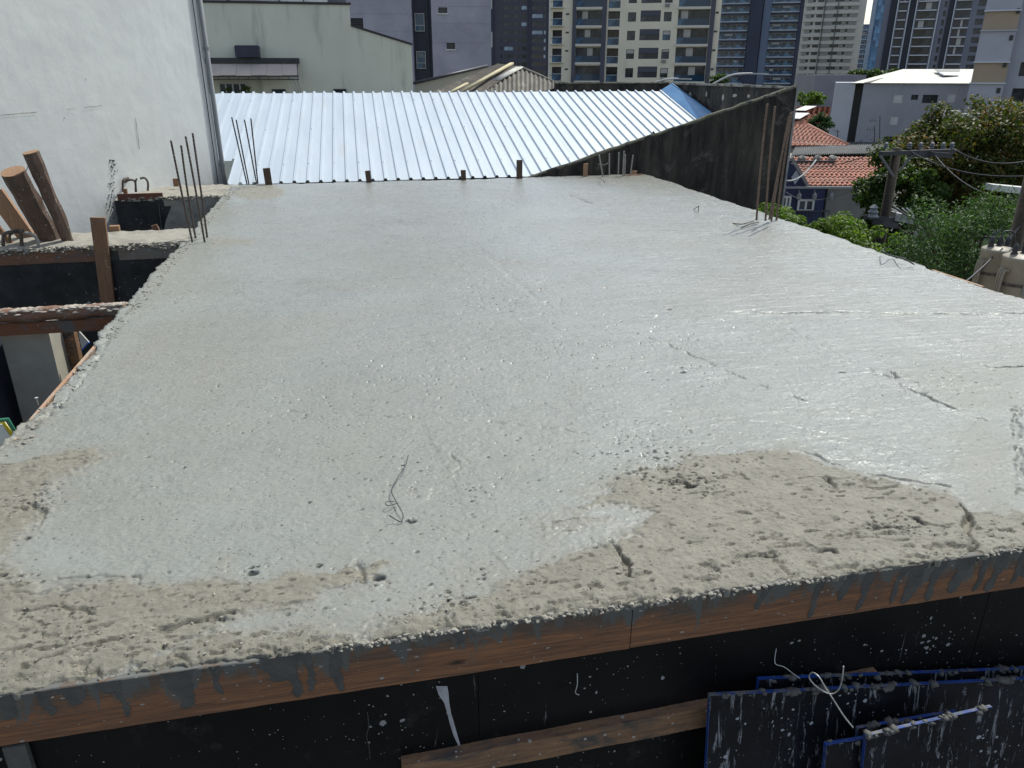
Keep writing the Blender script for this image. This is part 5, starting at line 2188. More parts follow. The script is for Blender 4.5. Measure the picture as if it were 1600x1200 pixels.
# projecting balcony slabs at the left edge
for (za, zb) in ZW:
    shared_box(ct, 'balcony_slab', f, UU(860), UU(880), za - .62, za - .5, .004, .9, cream2)
    shared_box(ct, 'balcony_rail', f, UU(860), UU(880), za + .3, za + .36, .80, .86, M['dark'])


# --- generic balcony tower
def band_tower(name, label, px, D, ang, xl, xr, secs, y0, step, nfl, wallm, topy, depth=14, yref=60, cat='tower'):
    f = Fr(px, D, ang)
    t = empty(name, f.P(0, GZ, -depth / 2), label, cat)
    u = lambda x: f.U(x, yref)
    fh = f.Z(y0, px) - f.Z(y0 + step, px)
    zt0 = f.Z(y0, px)
    TOP = f.Z(topy, px)
    rects = []
    for k in range(-2, nfl):
        zt = zt0 - fh * k
        for s_ in secs:
            if s_['k'] in 'wB':
                for (a, c) in s_['x']:
                    rects.append((u(a), u(c), zt - s_['h'] * fh, zt, s_))
    rects = [r for r in rects if r[2] > GZ + .5 and r[3] < TOP - .1]
    b = MB()
    wall_open(f, b, u(xl), u(xr), GZ, TOP, rects, .5)
    b.build('wall', wallm, t)
    core(t, f, u(xl), u(xr), GZ, TOP, depth, wallm, .5)
    for i, r in enumerate(rects):
        s_ = r[4]
        g = s_['g'][(i * 7 + i // 5) % len(s_['g'])]
        window(t, f, r[0], r[1], r[2], r[3], s_.get('rec', .35), g, s_.get('f'), s_.get('nm', 0), s_.get('fw', .07), s_.get('tr', 0))
        if s_['k'] == 'B' and random.random() < .4:
            q_ = random.uniform(.05, .6)
            shared_box(t, 'curtain', f, r[0] + (r[1] - r[0]) * q_, r[0] + (r[1] - r[0]) * (q_ + random.choice((.15, .3))), r[2] + .1, r[3] - .1, -.26, -.22, M['curtain'])
        if s_['k'] == 'B':
            shared_box(t, 'balcony_slab', f, r[0] - .1, r[1] + .1, r[2] - .38, r[2] - .02, .004, s_.get('pr', .9), s_['sm'])
            if s_.get('bg'): shared_box(t, 'balcony_glass', f, r[0] - .1, r[1] + .1, r[2], r[2] + .95, s_.get('pr', .9) - .06, s_.get('pr', .9) - .02, s_['bg'])
    for s_ in secs:
        if s_['k'] == 'p':
            for (a, c) in s_['x']:
                b = MB()
                f.box(b, u(a), u(c), GZ, TOP + s_.get('dz', 0), .004, s_['d'])
                b.build('pier', s_['m'], t)
        if s_['k'] == 'h':
            for k in range(-2, nfl):
                zt = zt0 - fh * k
                if GZ < zt - s_['o'] < TOP:
                    shared_box(t, 'floor_band', f, u(s_['x'][0]), u(s_['x'][1]), zt - s_['o'] * fh, zt - s_['o'] * fh + s_['t'], .004, s_.get('d', .3), s_['m'])
    return t, f


ltslate = mk('pale_slate_ledge', (.40, .43, .50), (.34, .37, .43), .2, .8)
bluegrey = mk('blue_grey_render', (.11, .125, .175), (.09, .10, .145), .1, .8)
navy = mk('navy_render', (.05, .058, .09), (.04, .045, .07), .1, .8)
band_tower('blue_grey_tower', 'blue grey balcony tower directly right of the cream tower', 1190, 280, -16, 1118, 1250,
           [dict(k='B', x=[(1124, 1166)], h=.62, g=[gl_dark, gl_grey, gl_blue, gl_grey], f=M['white_trim'], nm=4, fw=.10, sm=ltslate, bg=gl_blue, pr=1.2),
            dict(k='B', x=[(1201, 1243)], h=.62, g=[gl_grey, gl_dark, gl_grey], f=M['curtain'], nm=3, fw=.16, sm=ltslate, bg=gl_blue, pr=1.2),
            dict(k='p', x=[(1168, 1187)], m=navy, d=1.6), dict(k='p', x=[(1188.5, 1200)], m=mk('steel_blue_render', (.13, .16, .23), (.10, .13, .19), .1, .8), d=1.2), dict(k='p', x=[(1244.5, 1250)], m=navy, d=1.0)],
           -5, 14.4, 13, bluegrey, -50)
# plants at its foot
beigeT = mk('beige_tower_render', (.64, .61, .52), (.58, .55, .47), .1, .85)
beigeD = mk('beige_tower_dark', (.33, .315, .28), (.28, .27, .24), .1, .85)
band_tower('beige_tower', 'slim beige tower chequered with small dark windows', 1295, 340, -20.5, 1247, 1346,
           [dict(k='w', x=[(1263, 1267), (1270.5, 1280), (1297, 1302), (1303.5, 1311.5), (1318, 1322.5)], h=.42, g=[gl_dark, gl_grey], f=None, rec=.3),
            dict(k='p', x=[(1255, 1262), (1284, 1296), (1312.5, 1317.5), (1323.5, 1334)], m=beigeD, d=.35),
            dict(k='h', x=(1252, 1336), o=.98, t=1.25, d=.55, m=beigeT),
            dict(k='p', x=[(1281.6, 1282.6), (1302.3, 1303.3)], m=M['dark'], d=.9)],
           10, 12.0, 15, beigeT, -50)
wl_m = mk('white_blue_ledge', (.50, .58, .68), (.42, .5, .6), .2, .7)
skyb = mk('sky_blue_render', (.18, .25, .36), (.15, .21, .31), .1, .8)
band_tower('pale_blue_tower', 'distant pale blue tower with white balcony lines left of the glass tower', 1348, 440, -22.5, 1330, 1362,
           [dict(k='B', x=[(1334, 1358)], h=.6, g=[gl_blue, gl_grey], f=M['white_trim'], nm=3, fw=.2, sm=wl_m, bg=None, pr=.9)],
           42, 7.6, 16, skyb, 38, 14)
# blue glass tower
f = Fr(1375, 430, -24.5)
gt = empty('glass_tower', f.P(0, GZ, -8), 'blue glass curtain wall tower left of the dark grey tower', 'tower')
gmats = [glassmat('sky_glass', (.10, .24, .42), .05, (.2, .4, .6)), glassmat('deep_glass', (.03, .09, .19), .05, (.08, .16, .3)), glassmat('mid_glass', (.06, .16, .3), .05, (.12, .26, .42))]
TOP = f.Z(-20, 1375)
u0, u1 = f.U(1355, 60), f.U(1397, 60)
core(gt, f, u0, u1, GZ, TOP, 16, skyb, -.05)
nc = 9
fh = 3.2
k = 0
z = GZ + 2
while z < TOP - 3:
    for i in range(nc):
        a, c = u0 + (u1 - u0) * i / nc + .06, u0 + (u1 - u0) * (i + 1) / nc - .06
        if f.uz(1375, 112)[1] and z > -3:
            shared_box(gt, 'pane', f, a, c, z, z + fh - .35, .06, .12, gmats[random.choice((0, 0, 1, 2, 2))])
    z += fh
b = MB()
f.box(b, u0 - .02, f.U(1361.5, 60), GZ, TOP, .13, 1.0)
b.build('pier', mk('pale_steel_pier', (.30, .36, .45), None, .2, .6), gt)

# dark grey tower
gw = mk('grey_tower_render', (.20, .205, .25), (.17, .175, .215), .1, .85)
gd = mk('dark_grey_tower_render', (.045, .048, .06), (.035, .04, .05), .1, .8)
wf = mk('white_frame', (.62, .63, .66), (.55, .56, .6), .2, .7)
bayg = glassmat('balcony_glazing', (.03, .032, .045), .12, (.055, .06, .08))
band_tower('dark_grey_tower', 'large dark grey tower with white framed balcony columns at upper right', 1450, 285, -26.5, 1374, 1544,
           [dict(k='B', x=[(1397, 1409)], h=.84, g=[bayg, gl_dark], f=gd, nm=0, fw=.12, sm=wf, pr=.5),
            dict(k='B', x=[(1426, 1455)], h=.84, g=[bayg, gl_dark, bayg], f=gd, nm=1, fw=.12, sm=wf, pr=.5),
            dict(k='B', x=[(1485, 1508)], h=.86, g=[bayg], f=gd, nm=0, fw=.08, sm=wf, pr=.5),
            dict(k='w', x=[(1466, 1470), (1518, 1530)], h=.62, g=[gl_grey, gl_dark], f=gd, rec=.3),
            dict(k='p', x=[(1393.6, 1395.2), (1411, 1412.6), (1422.6, 1424.2), (1457, 1458.8), (1481.5, 1483.0)], m=wf, d=.7),
            dict(k='p', x=[(1383, 1393), (1413.5, 1422), (1473, 1481)], m=gd, d=.3)],
           3, 14.3, 10, gw, -60, 20)

# --- right hand apartment block
f = Fr(1545, 100, -30)
rb = empty('grey_block', f.P(4, GZ, -6), 'pale grey block with tan balcony panels at the right edge', 'building')
lgrey = mk('pale_grey_render', (.42, .42, .46), (.38, .38, .42), .4, .85, .003, 4)
tan = mk('tan_panel', (.40, .31, .22), (.36, .28, .20), .5, .8)
yx = 100
f.u_ = lambda x: f.U(x, yx)
uL, uM, uR = f.U(1520, yx), f.U(1578, yx), f.U(1700, yx)
TOP = f.Z(-60, 1545)
b = MB()
rects = []
bands = [(-27, 16), (16, 47), (47, 96), (96, 129), (129, 177)]
fh = f.Z(96, 1540) - f.Z(129, 1540)
# recessed right part with windows
wr = []
for (a, c, y0, y1) in ((1591, 1606, 118, 97), (1579.5, 1600, 159, 138), (1600, 1620, 60, 40)):
    wr.append((f.U(a, y0), f.U(c, y0), f.Z(y0, a), f.Z(y1, a)))
fb = Fr(1547, 101.5, -30)
wr = [(fb.U(1591, 118), fb.U(1607, 118), fb.Z(119, 1595), fb.Z(97, 1595)), (fb.U(1580, 150), fb.U(1601, 150), fb.Z(159, 1590), fb.Z(138, 1590)), (fb.U(1598, 180), fb.U(1612, 180), fb.Z(186, 1590), fb.Z(167, 1590))]
b = MB()
wall_open(fb, b, fb.U(1550, yx), fb.U(1720, yx), GZ, TOP, wr, .3)
b.build('wall', lgrey, rb)
core(rb, fb, fb.U(1550, yx), fb.U(1720, yx), GZ, TOP, 10, lgrey)
for q in wr:
    window(rb, fb, q[0], q[1], q[2], q[3], .2, gl_dark, M['dark'], 1, .06, .5)
# projecting stack, each storey a slab with its own panel
b = MB()
f.box(b, uL + .25, uM - .2, GZ, TOP, -1.3, -.25)
b.build('stack_core', lgrey, rb)
vents = [(1592, 62, 13), (0, 0, 0)]
for i, (ya, yb_) in enumerate(bands):
    z1, z0_ = f.Z(ya, 1545), f.Z(yb_, 1545)
    tanp = i in (1, 3)
    b = MB()
    f.box(b, uL + (.12 if not tanp else .2), uM - .1, z0_ + .02, z1 - .16, -.24, 0 if not tanp else -.06)
    b.build('balcony_panel', tan if tanp else lgrey, rb)
    b = MB()
    f.box(b, uL - .05 + .1, uM, z1 - .15, z1 + .01, -.24, .25)
    b.build('floor_ledge', wf if tanp or i == 4 else lgrey, rb)
for (x, y, s_) in ((1592, 17, 0), (1581, 59, 0), (1571, 101, 0), (1561, 141.5, 0)):
    b = MB()
    cu = f.U(x - 3, y)
    f.box(b, f.U(x - 4, y), f.U(x + 2, y), f.Z(y + 4, x), f.Z(y - 4, x), .004, .10)
    b.build('vent', M['dark'], rb)

# --- grey building with pale hip roof
f = Fr(1420, 110, -21)
hb = empty('grey_house', f.P(0, GZ, -6), 'grey two tone building with pale hip roof right of centre', 'house')
hgrey = mk('house_grey_render', (.37, .37, .40), (.32, .32, .345), .35, .85, .004, 4, c3=(.25, .25, .26), p3=(.58, .74), s3=.5, st3=(2, 2, .6))
uL, uS, uR = f.U(1303, 150), f.U(1334, 150), f.U(1530, 150)
uS2 = f.U(1347, 150)
ze = f.Z(130, 1420)
W_ = [(1395, 1409, 161, 148, 'shut'), (1423, 1434, 156, 148, 'd'), (1440, 1464, 161, 148, 'd'), (1479, 1491, 160, 147, 'shut'), (1390, 1402, 195, 182, 'shut'),
      (1379, 1401, 226, 213, 'd')]
rects = [(f.U(a, y0), f.U(c, y0), f.Z(y0, a), f.Z(y1, a)) for a, c, y0, y1, k_ in W_]
b = MB()
wall_open(f, b, uS2, uR, GZ, ze, rects, .3)
b.build('wall', hgrey, hb)
core(hb, f, uS2, uR, GZ, ze, 13, hgrey)
b = MB()
f.box(b, uL, uS, GZ, f.Z(129, 1320), -8, -.0)
b.build('wall', mk('pale_side_render', (.50, .50, .53), (.45, .45, .48), .35, .85), hb)
b = MB()
f.box(b, uS + .01, uS2 - .01, GZ, f.Z(131, 1340), -8, -1.6)
b.build('recess_wall', M['grey_cement'], hb)
for (W1, q) in zip(W_, rects):
    if W1[4] == 'shut':
        w_ = window(hb, f, q[0], q[1], q[2], q[3], .1, M['white_trim'], M['white_trim'], 0, .06)
    else:
        w_ = window(hb, f, q[0], q[1], q[2], q[3], .2, gl_dark, M['dark'], 1, .06)
fr3 = Fr(1420, 111.55, -21)
for y in (149, 181, 205):
    window(hb, fr3, fr3.U(1336, y), fr3.U(1345, y), fr3.Z(y + 5, 1340), fr3.Z(y - 4, 1340), -.04, gl_dark, M['dark'], 0, .05)
# hip roof
roofm = mk('pale_roof', (.62, .61, .53), (.56, .55, .48), .4, .7, .004, 3)
zr = f.Z(108, 1440) + .6
b = MB()
e = .5
A0, A1 = f.P(f.U(1330, 130), ze + .02, e), f.P(f.U(1524, 130), ze + .02, e)
B0, B1 = f.P(f.U(1330, 130) + 2, ze + .02, -13.5), f.P(f.U(1524, 130) + 1, ze + .02, -13.5)
rz = 0
R0 = atD(1411, 108, 117)
R1 = atD(1540, 108, 117)
b.quad(A0, A1, R1, R0)
b.poly([A0, R0, B0])
b.poly([B0, R0, R1, B1])
b.poly([A1, B1, R1])
b.quad(A0, B0, B1, A1)
b.build('roof', roofm, hb)
# dormer opening in the roof
b = MB()
pts = [atD(1460, 109.5, 115.9), atD(1500, 109.5, 115.9), atD(1497, 121, 112.6), atD(1474, 120, 112.6)]
b.prism([p + Vector((0, 0, .06)) for p in pts], Vector((0, -.02, .04)))
b.build('roof_opening', M['dark'], hb)
b = MB()
pts = [atD(1466, 116, 113.6), atD(1498, 116, 113.6), atD(1497, 121, 112.3), atD(1474, 120, 112.3)]
b.prism([p + Vector((0, 0, .14)) for p in pts], Vector((0, -.05, .12)))
b.build('dormer_wall', wf, hb)
b = MB()
b.prism([atD(1360, 129.5, 109.3), atD(1380, 122, 110.5), atD(1372, 124, 110.2), atD(1350, 129.5, 109.3)], Vector((0, 0, .05)))
b.build('roof_patch', M['grey_cement'], hb)

# grey box building behind
f = Fr(1310, 150, 0)
b = MB()
f.box(b, f.U(1272, 130), f.U(1352, 130), GZ, f.Z(117, 1300), -10, 0)
t = b.build('grey_shed', mk('mid_grey_render', (.22, .22, .26), (.19, .19, .22), .4, .85), None)
tag(t, 'plain dark grey building between the beige tower and the hip roofed house', 'building')


# --- antennas
def antenna(x0, y0, x1, y1, D, label, rods):
    t = empty('antenna', atD(x0, y0, D), label, 'antenna', 'television antennas before the grey house')
    b = MB()
    a, c = atD(x0, y0, D), atD(x1, y1, D)
    b.tube([a, c], .03, 5)
    b.build('mast', M['dark'], t)
    b = MB()
    for (xa, ya, xb_, yb_) in rods:
        b.tube([atD(xa, ya, D), atD(xb_, yb_, D)], .018, 4)
    b.build('element', M['dark'], t)


antenna(1308, 218, 1309, 203, 60, 'small antenna above the red roof ridge', [(1300, 202, 1312, 206), (1302, 205, 1311, 207)])
antenna(1374, 225, 1375, 181, 58, 'tall comb antenna before the grey house', [(1358, 188, 1376, 189), (1360, 185, 1360, 191), (1364, 185, 1364, 191), (1368, 185, 1368, 191)])
antenna(1366, 226, 1367, 196, 57, 'double comb antenna below the tall one', [(1354, 202, 1370, 202), (1356, 199, 1356, 205), (1360, 199, 1360, 205), (1364, 199, 1364, 205), (1354, 215, 1370, 216)])
antenna(1345, 224, 1347, 219, 57, 'short white antenna beside the comb antennas', [(1343, 219, 1350, 225), (1360, 217, 1366, 223)])

# ------------------------------------------------------------------ tiled roofs
tile_m, t, N, L, B = newmat('clay_roof_tiles')
v = mapping(N, L)
vo = N.new('ShaderNodeTexVoronoi')
vo.inputs['Scale'].default_value = 3.2
L.new(v, vo.inputs['Vector'])
sep = N.new('ShaderNodeSeparateColor')
L.new(vo.outputs['Color'], sep.inputs[0])
col = mixc(N, L, sep.outputs[0], (.40, .165, .105), (.27, .115, .08))
n1 = noise(N, L, v, .8, 7, .7)
col = mixc(N, L, ramp(N, L, n1, .52, .72), col, (.17, .10, .08))
L.new(col, B.inputs['Base Color'])
B.inputs['Roughness'].default_value = .85


def tileroof(b, E0, E1, R0, R1, rowlen=.33, col_=.24):
    """overlapping barrel tiles between eave E0-E1 and ridge R0-R1"""
    nrm = (E1 - E0).cross(R0 - E0).normalized()
    if nrm.z < 0: nrm = -nrm
    nr = max(2, int(((R0 + R1) / 2 - (E0 + E1) / 2).length / rowlen))
    for r in range(nr):
        f0, f1 = r / nr, (r + 1.12) / nr
        a0, a1 = E0.lerp(R0, f0), E1.lerp(R1, f0)
        c0, c1 = E0.lerp(R0, min(1, f1)), E1.lerp(R1, min(1, f1))
        nc_ = max(1, int((a1 - a0).length / col_))
        for k in range(nc_):
            for (g0, g1, h0, h1) in ((0, .3, 0, .055), (.3, .6, .055, .055), (.6, .8, .055, 0), (.8, 1, 0, 0)):
                l0, l1 = (k + g0) / nc_, (k + g1) / nc_
                up = nrm * (.05 + random.uniform(-.004, .004))
                b.quad(a0.lerp(a1, l0) + nrm * h0 + up, a0.lerp(a1, l1) + nrm * h1 + up, c0.lerp(c1, l1) + nrm * h1, c0.lerp(c1, l0) + nrm * h0)
        # drop at the row's lower edge
        b.quad(a0, a1, a1 + nrm * .05, a0 + nrm * .05)


# blue house
bh = empty('blue_house', atD(1290, 340, 40) + Vector((0, 0, -3)), 'dark blue gabled house with red tile roof and white framed windows', 'house')
E0 = atD(1263, 291, 40)
E1 = atD(1395, 293, 40)
E1.z = E0.z
R0 = atD(1237, 246, 43.5)
R1 = atD(1385, 240, 43.5)
R1.z = R0.z
b = MB()
tileroof(b, E0, E1, R0, R1)
b.build('roof_tiles', tile_m, bh)['kind'] = 'stuff'
b = MB()
bl = mk('blue_render', (.030, .042, .095), (.025, .035, .08), 1, .8)
G0 = atD(1205, 291, 40.1)
b.poly([E0 + Vector((0, .05, -.05)), atD(1237, 249, 40.1), G0])
Wd0, Wd1 = atD(1205, 293, 40.15), atD(1291, 293, 40.15)
b.prism([Vector((Wd0.x, Wd0.y, GZ)), Vector((Wd1.x, Wd1.y, GZ)), Vector((Wd1.x, Wd1.y, E0.z - .02)), Vector((Wd0.x, Wd0.y, E0.z - .02))], HF * 5)
b.build('wall', bl, bh)
b = MB()
b.beam(atD(1237, 246, 39.9), atD(1263, 292, 39.9), .14, .14)
b.build('barge_board', mk('barge', (.25, .23, .22), None, 2, .8), bh)
b = MB()
p = atD(1243, 277, 39.95)
s_ = .35
b.prism([p + Vector((0, 0, s_)), p + RGT * .22, p - Vector((0, 0, s_)), p - RGT * .22], -HF * .06)
b.build('diamond_ornament', mk('ornament', (.35, .37, .4), None, 2, .7), bh)
b = MB()
b.beam(atD(1205, 293, 39.7), atD(1372, 293, 39.8), .12, .10)
b.build('gutter', mk('gutter_grey', (.25, .25, .25), None, 2, .5), bh)
f = Fr(1250, 40.1, 0)
for (a, c, y0, y1) in ((1220, 1234, 325, 306), (1244, 1270, 330, 311)):
    window(bh, f, f.U(a, y0), f.U(c, y0), f.Z(y0, a), f.Z(y1, a), -.05, gl_grey, M['white_trim'], 1, .10)
b = MB()
f.box(b, f.U(1292, 310), f.U(1365, 310), GZ, E0.z - .12, -4, -.0)
b.build('annex_wall', mk('stained_grey_render', (.20, .195, .18), (.15, .145, .135), 1, .9), bh)
b = MB()
f.box(b, f.U(1215, 325), f.U(1290, 325), f.Z(328, 1250), f.Z(326, 1250), .5, .56)
for k in range(14):
    uu_ = f.U(1215, 335) + (f.U(1288, 335) - f.U(1215, 335)) * k / 13
    f.box(b, uu_, uu_ + .03, f.Z(350, 1250), f.Z(328.5, 1250), .5, .53)
b.build('front_railing', M['dark'], bh)
# lamps below gutter
for x in (1246, 1270, 1296):
    b = MB()
    b.lathe(f.P(f.U(x, 305), f.Z(310, x), .25), [(.02, .35), (.12, .22), (.10, 0), (.02, -.05)], 8)
    b.tube([f.P(f.U(x, 305), f.Z(310, x) + .3, .25), f.P(f.U(x, 305), f.Z(296, x), .1)], .02, 5)
    b.build('wall_lantern', M['pvc'], bh)
# ridge with dark gutter and caps
b = MB()
b.beam(atD(1233, 252.5, 42.6), atD(1304, 252.5, 42.6), .10, .12)
b.build('ridge_gutter', M['dark'], bh)
for x in (1253, 1277, 1301):
    b = MB()
    b.blob(atD(x, 247, 43), .22, .8, .15)
    b.build('ridge_cap', M['old_cement'], bh)
# dark corrugated roof behind
cr_ = empty('corrugated_roof_house', atD(1310, 240, 48) + Vector((0, 0, -4)), 'house under dark grey corrugated sheets behind the blue house', 'house')
b = MB()
corr(b, atD(1236, 242, 45), atD(1395, 238, 45), atD(1402, 224, 49), atD(1243, 230, 49), 48, .05)
b.build('roof_sheets', mk('dark_sheets', (.13, .13, .13), (.08, .08, .08), 1, .8), cr_)['kind'] = 'stuff'
b = MB()
p0 = atD(1236, 243, 45.2)
p1 = atD(1398, 240, 45.2)
b.obox(Vector((p0.x, p0.y, GZ)), Vector((p1.x - p0.x, p1.y - p0.y, 0)), HF * 3, Vector((0, 0, p1.z - GZ - .25)))
b.build('walls', M['old_cement'], cr_)
# red hip roof
rh = empty('tiled_house', atD(1280, 228, 56) + Vector((0, 0, -4)), 'house with red hip roof behind the corrugated roof', 'house')
b = MB()
tileroof(b, atD(1210, 228, 54), atD(1326, 228, 54), atD(1205, 195, 59), atD(1262, 196, 59), .36, .3)
b.build('roof_tiles', tile_m, rh)['kind'] = 'stuff'
b = MB()
b.tube([atD(1262, 195, 59), atD(1292, 211, 56.4), atD(1326, 227, 54)], .12, 6)
b.build('hip_cap', mk('hip_tiles', (.33, .16, .11), (.25, .13, .1), 3, .9), rh, True)
b = MB()
p0, p1 = atD(1212, 229, 54.3), atD(1322, 229, 54.3)
b.obox(Vector((p0.x, p0.y, GZ)), Vector((p1.x - p0.x, p1.y - p0.y, 0)), HF * 5, Vector((0, 0, p0.z - GZ - .1)))
b.build('walls', M['old_cement'], rh)
# far roofs
for (pts, D0, D1, lb) in ((((1205, 196), (1290, 196), (1294, 178), (1215, 178)), 66, 74, 'flat faded red roof behind the hip roof'),
                          (((1215, 182), (1296, 180), (1298, 167), (1240, 167)), 82, 92, 'farthest pale red roof with white sheet near the round tree')):
    t = empty('tiled_house', atD(pts[0][0], pts[0][1], D0) + Vector((0, 0, -3)), lb, 'house')
    b = MB()
    P = [atD(x, y, D) for (x, y), D in zip(pts, (D0, D0, D1, D1))]
    tileroof(b, P[0], P[1], P[3], P[2], .5, .5)
    b.build('roof_tiles', tile_m, t)['kind'] = 'stuff'
    b = MB()
    b.obox(Vector((P[0].x, P[0].y + .3, GZ)), Vector((P[1].x - P[0].x, P[1].y - P[0].y, 0)), HF * 5, Vector((0, 0, P[0].z - GZ - .15)))
    b.build('walls', M['old_cement'], t)
    b = MB()
    q0 = P[0].lerp(P[3], .3).lerp(P[1].lerp(P[2], .3), .35)
    q1 = P[0].lerp(P[3], .8).lerp(P[1].lerp(P[2], .8), .5)
    b.beam(q0 + Vector((0, 0, .25)), q1 + Vector((0, 0, .25)), 1.2, .05)
    b.build('roof_sheet', M['white_trim'], t)

# slatted white fence at right
fe = empty('metal_fence', atD(1545, 215, 40) + Vector((0, 0, -2)), 'white vertical slat fence behind the trees at right', 'fence')
f = Fr(1540, 46, 12)
zt, zb = f.Z(182, 1540), f.Z(222, 1540)
ua, uc = f.U(1476, 190), f.U(1625, 190)
n = 46
sm = mk('pale_slat', (.42, .45, .52), (.36, .39, .46), 1, .6)
for k in range(n):
    u = ua + (uc - ua) * k / n
    shared_box(fe, 'slat', f, u, u + (uc - ua) / n * .62, zb - 1, zt, 0, .05, sm)
b = MB()
f.box(b, ua - .4, uc, zt + .002, zt + .18, -.08, .14)
f.box(b, ua, uc, zb - .1, zb + .1, -.08, -.01)
b.build('rail', M['white_trim'], fe)
b = MB()
f.box(b, f.U(1474, 178), f.U(1500, 178), f.Z(176, 1500), f.Z(173, 1500), -.3, .0)
b.build('ledge', M['white_trim'], fe)
b = MB()
f.box(b, f.U(1440, 178), f.U(1640, 178), GZ, zb - 1.02, -.3, .02)
b.build('plinth', M['old_cement'], fe)


# ------------------------------------------------------------------ trees
def tree(name, label, trunk, crown, rad, n, leaf, mat_, ncl, cat='tree', elong=1.6, droop=0, tr=.14, shell=.45, spread=.28, group=None):
    trunk = Vector(trunk)
    crown = Vector(crown)
    t = empty(name, trunk, label, cat, group)
    cc, cr = foliage('crown', crown, rad, n, leaf, mat_, t, ncl, elong, droop, shell, spread)
    b = MB()
    fork = trunk.lerp(crown, .55)
    b.tube(smoothpts([trunk, trunk.lerp(fork, .5) + Vector((.1, .05, 0)), fork], 5), [tr * (1 - .4 * k / 10) for k in range(11)], 9)
    b.build('trunk', M['bark'], t, True)
    b = MB()
    for i in range(0, min(len(cc), 26)):
        e = Vector(cc[i])
        m_ = fork.lerp(e, .5) + Vector((random.uniform(-.2, .2), random.uniform(-.2, .2), .15))
        b.tube(smoothpts([fork, m_, e], 4), [tr * .45 * (1 - .09 * k) for k in range(9)], 6)
    b.build('limbs', M['bark'], t, True)
    return t


c1 = atD(1520, 252, 21)
tree('street_tree', 'broad street tree with mixed green and reddish brown leaves at right', (c1.x, c1.y, GZ), c1, (2.25, 1.7, 1.55), 36000, .10, lf_mix, 95, tr=.2)
c2 = atD(1400, 305, 20)
tree('street_tree', 'lower leafy branches around the utility pole, dark glossy leaves', (c2.x + .8, c2.y + .5, GZ), c2, (.9, 1.0, 1.1), 8000, .11, lf_green, 40, tr=.14)
c3 = atD(1560, 395, 12.5)
tree('street_tree', 'feathery bluish green tree just behind the transformers', (c3.x, c3.y + .6, GZ), c3, (2.0, 1.4, .95), 42000, .065, lf_fern, 110, elong=3.2, droop=.5, tr=.13, spread=.24)
c4 = atD(1430, 400, 14.5)
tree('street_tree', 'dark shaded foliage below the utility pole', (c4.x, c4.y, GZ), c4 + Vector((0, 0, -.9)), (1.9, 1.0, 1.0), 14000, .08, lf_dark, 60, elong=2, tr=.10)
for i, (x, y, D, rx, rz) in enumerate(((1300, 385, 14.5, 1.25, .5), (1225, 365, 15.0, .95, .45))):
    c = atD(x, y, D)
    tree('street_tree', ('lime green bushy tree top along the slab rim', 'lime green tree top touching the dark wall corner')[i], (c.x, c.y, GZ), c, (rx, .9, rz), 12000, .07, lf_lime, 60, elong=1.8, tr=.08, spread=.25)
c = atD(1266, 153, 95)
tree('round_tree', 'small round yellow green tree above the far red roofs', (c.x, c.y, GZ), c, (1.8, 1.5, .9), 2500, .22, lf_lime, 40)
c = atD(1281, 193, 62)
tree('hedge_tree', 'dark green clipped bush at the left corner of the grey house', (c.x, c.y, GZ), c - Vector((0, 0, .1)), (1.0, .9, .75), 3500, .14, lf_dark, 40)
c = atD(1358, 116, 160)
tree('far_tree', 'far green tree tops behind the pale hip roof', (c.x, c.y, GZ), c, (4.2, 2, .8), 2500, .45, lf_green, 40)
c = atD(1124, 121, 120)
tree('far_tree', 'bright green tree top at the foot of the blue grey tower', (c.x, c.y, GZ), c - Vector((0, 0, .3)), (1.6, 1.5, .8), 1500, .3, lf_green, 30)
c = atD(1395, 112, 260)
tree('far_tree', 'thin green tree below the glass tower', (c.x, c.y, GZ), c, (3.2, 2, .8), 1200, .6, lf_green, 30)

# ------------------------------------------------------------------ utility pole with crossarm
polem = mk('concrete_pole', (.034, .026, .018), (.02, .016, .012), 5, .9, .005, 30)
armm = mk('weathered_arm', (.07, .07, .072), (.045, .045, .048), 6, .8, .003, 30)
up = empty('utility_pole', atD(1385, 400, 17), 'round wooden utility pole with long crossarm and insulators before the trees', 'utility pole')
b = MB()
a, c = atD(1402, 231, 17), None
base = Vector((a.x, a.y, GZ))
b.tube([base, a], [.13, .098], 14)
b.build('shaft', polem, up, True)
b = MB()
b.beam(atD(1375, 240, 16.8), atD(1492, 236, 17.4), .09, .09)
b.build('crossarm', armm, up)
b = MB()
b.beam(atD(1376, 244, 16.75), atD(1396, 276, 16.9), .04, .05)
b.beam(atD(1425, 243, 17), atD(1404, 268, 16.9), .03, .04)
b.build('brace', mk('zinc_brace', (.16, .165, .17), None, 4, .5, metal=.4), up)
for x in (1383, 1420, 1437, 1455, 1472, 1486):
    b = MB()
    p = atD(x, 236, 17.1) + Vector((0, 0, .06))
    b.lathe(p, [(.015, -.02), (.05, 0), (.03, .03), (.055, .05), (.03, .08), (.045, .10), (.0, .13)], 8)
    b.build('insulator', mk('grey_ceramic', (.13, .14, .16), None, 4, .6) if 'grey_ceramic' not in bpy.data.materials else bpy.data.materials['grey_ceramic'], up)
b = MB()
for k, (x, y) in enumerate(((1436, 243), (1470, 243))):
    b.beam(atD(x - 14, y - 2, 17.05), atD(x + 14, y, 17.2), .14, .10)
b.build('switch_block', armm, up)
b = MB()
b.beam(atD(1352, 339, 16.6), atD(1450, 348, 17.4), .07, .09)
b.beam(atD(1372, 347, 16.4), atD(1395, 352, 16.7), .25, .12)
b.build('lower_bracket', armm, up)
b = MB()
p = atD(1364, 334, 16.6)
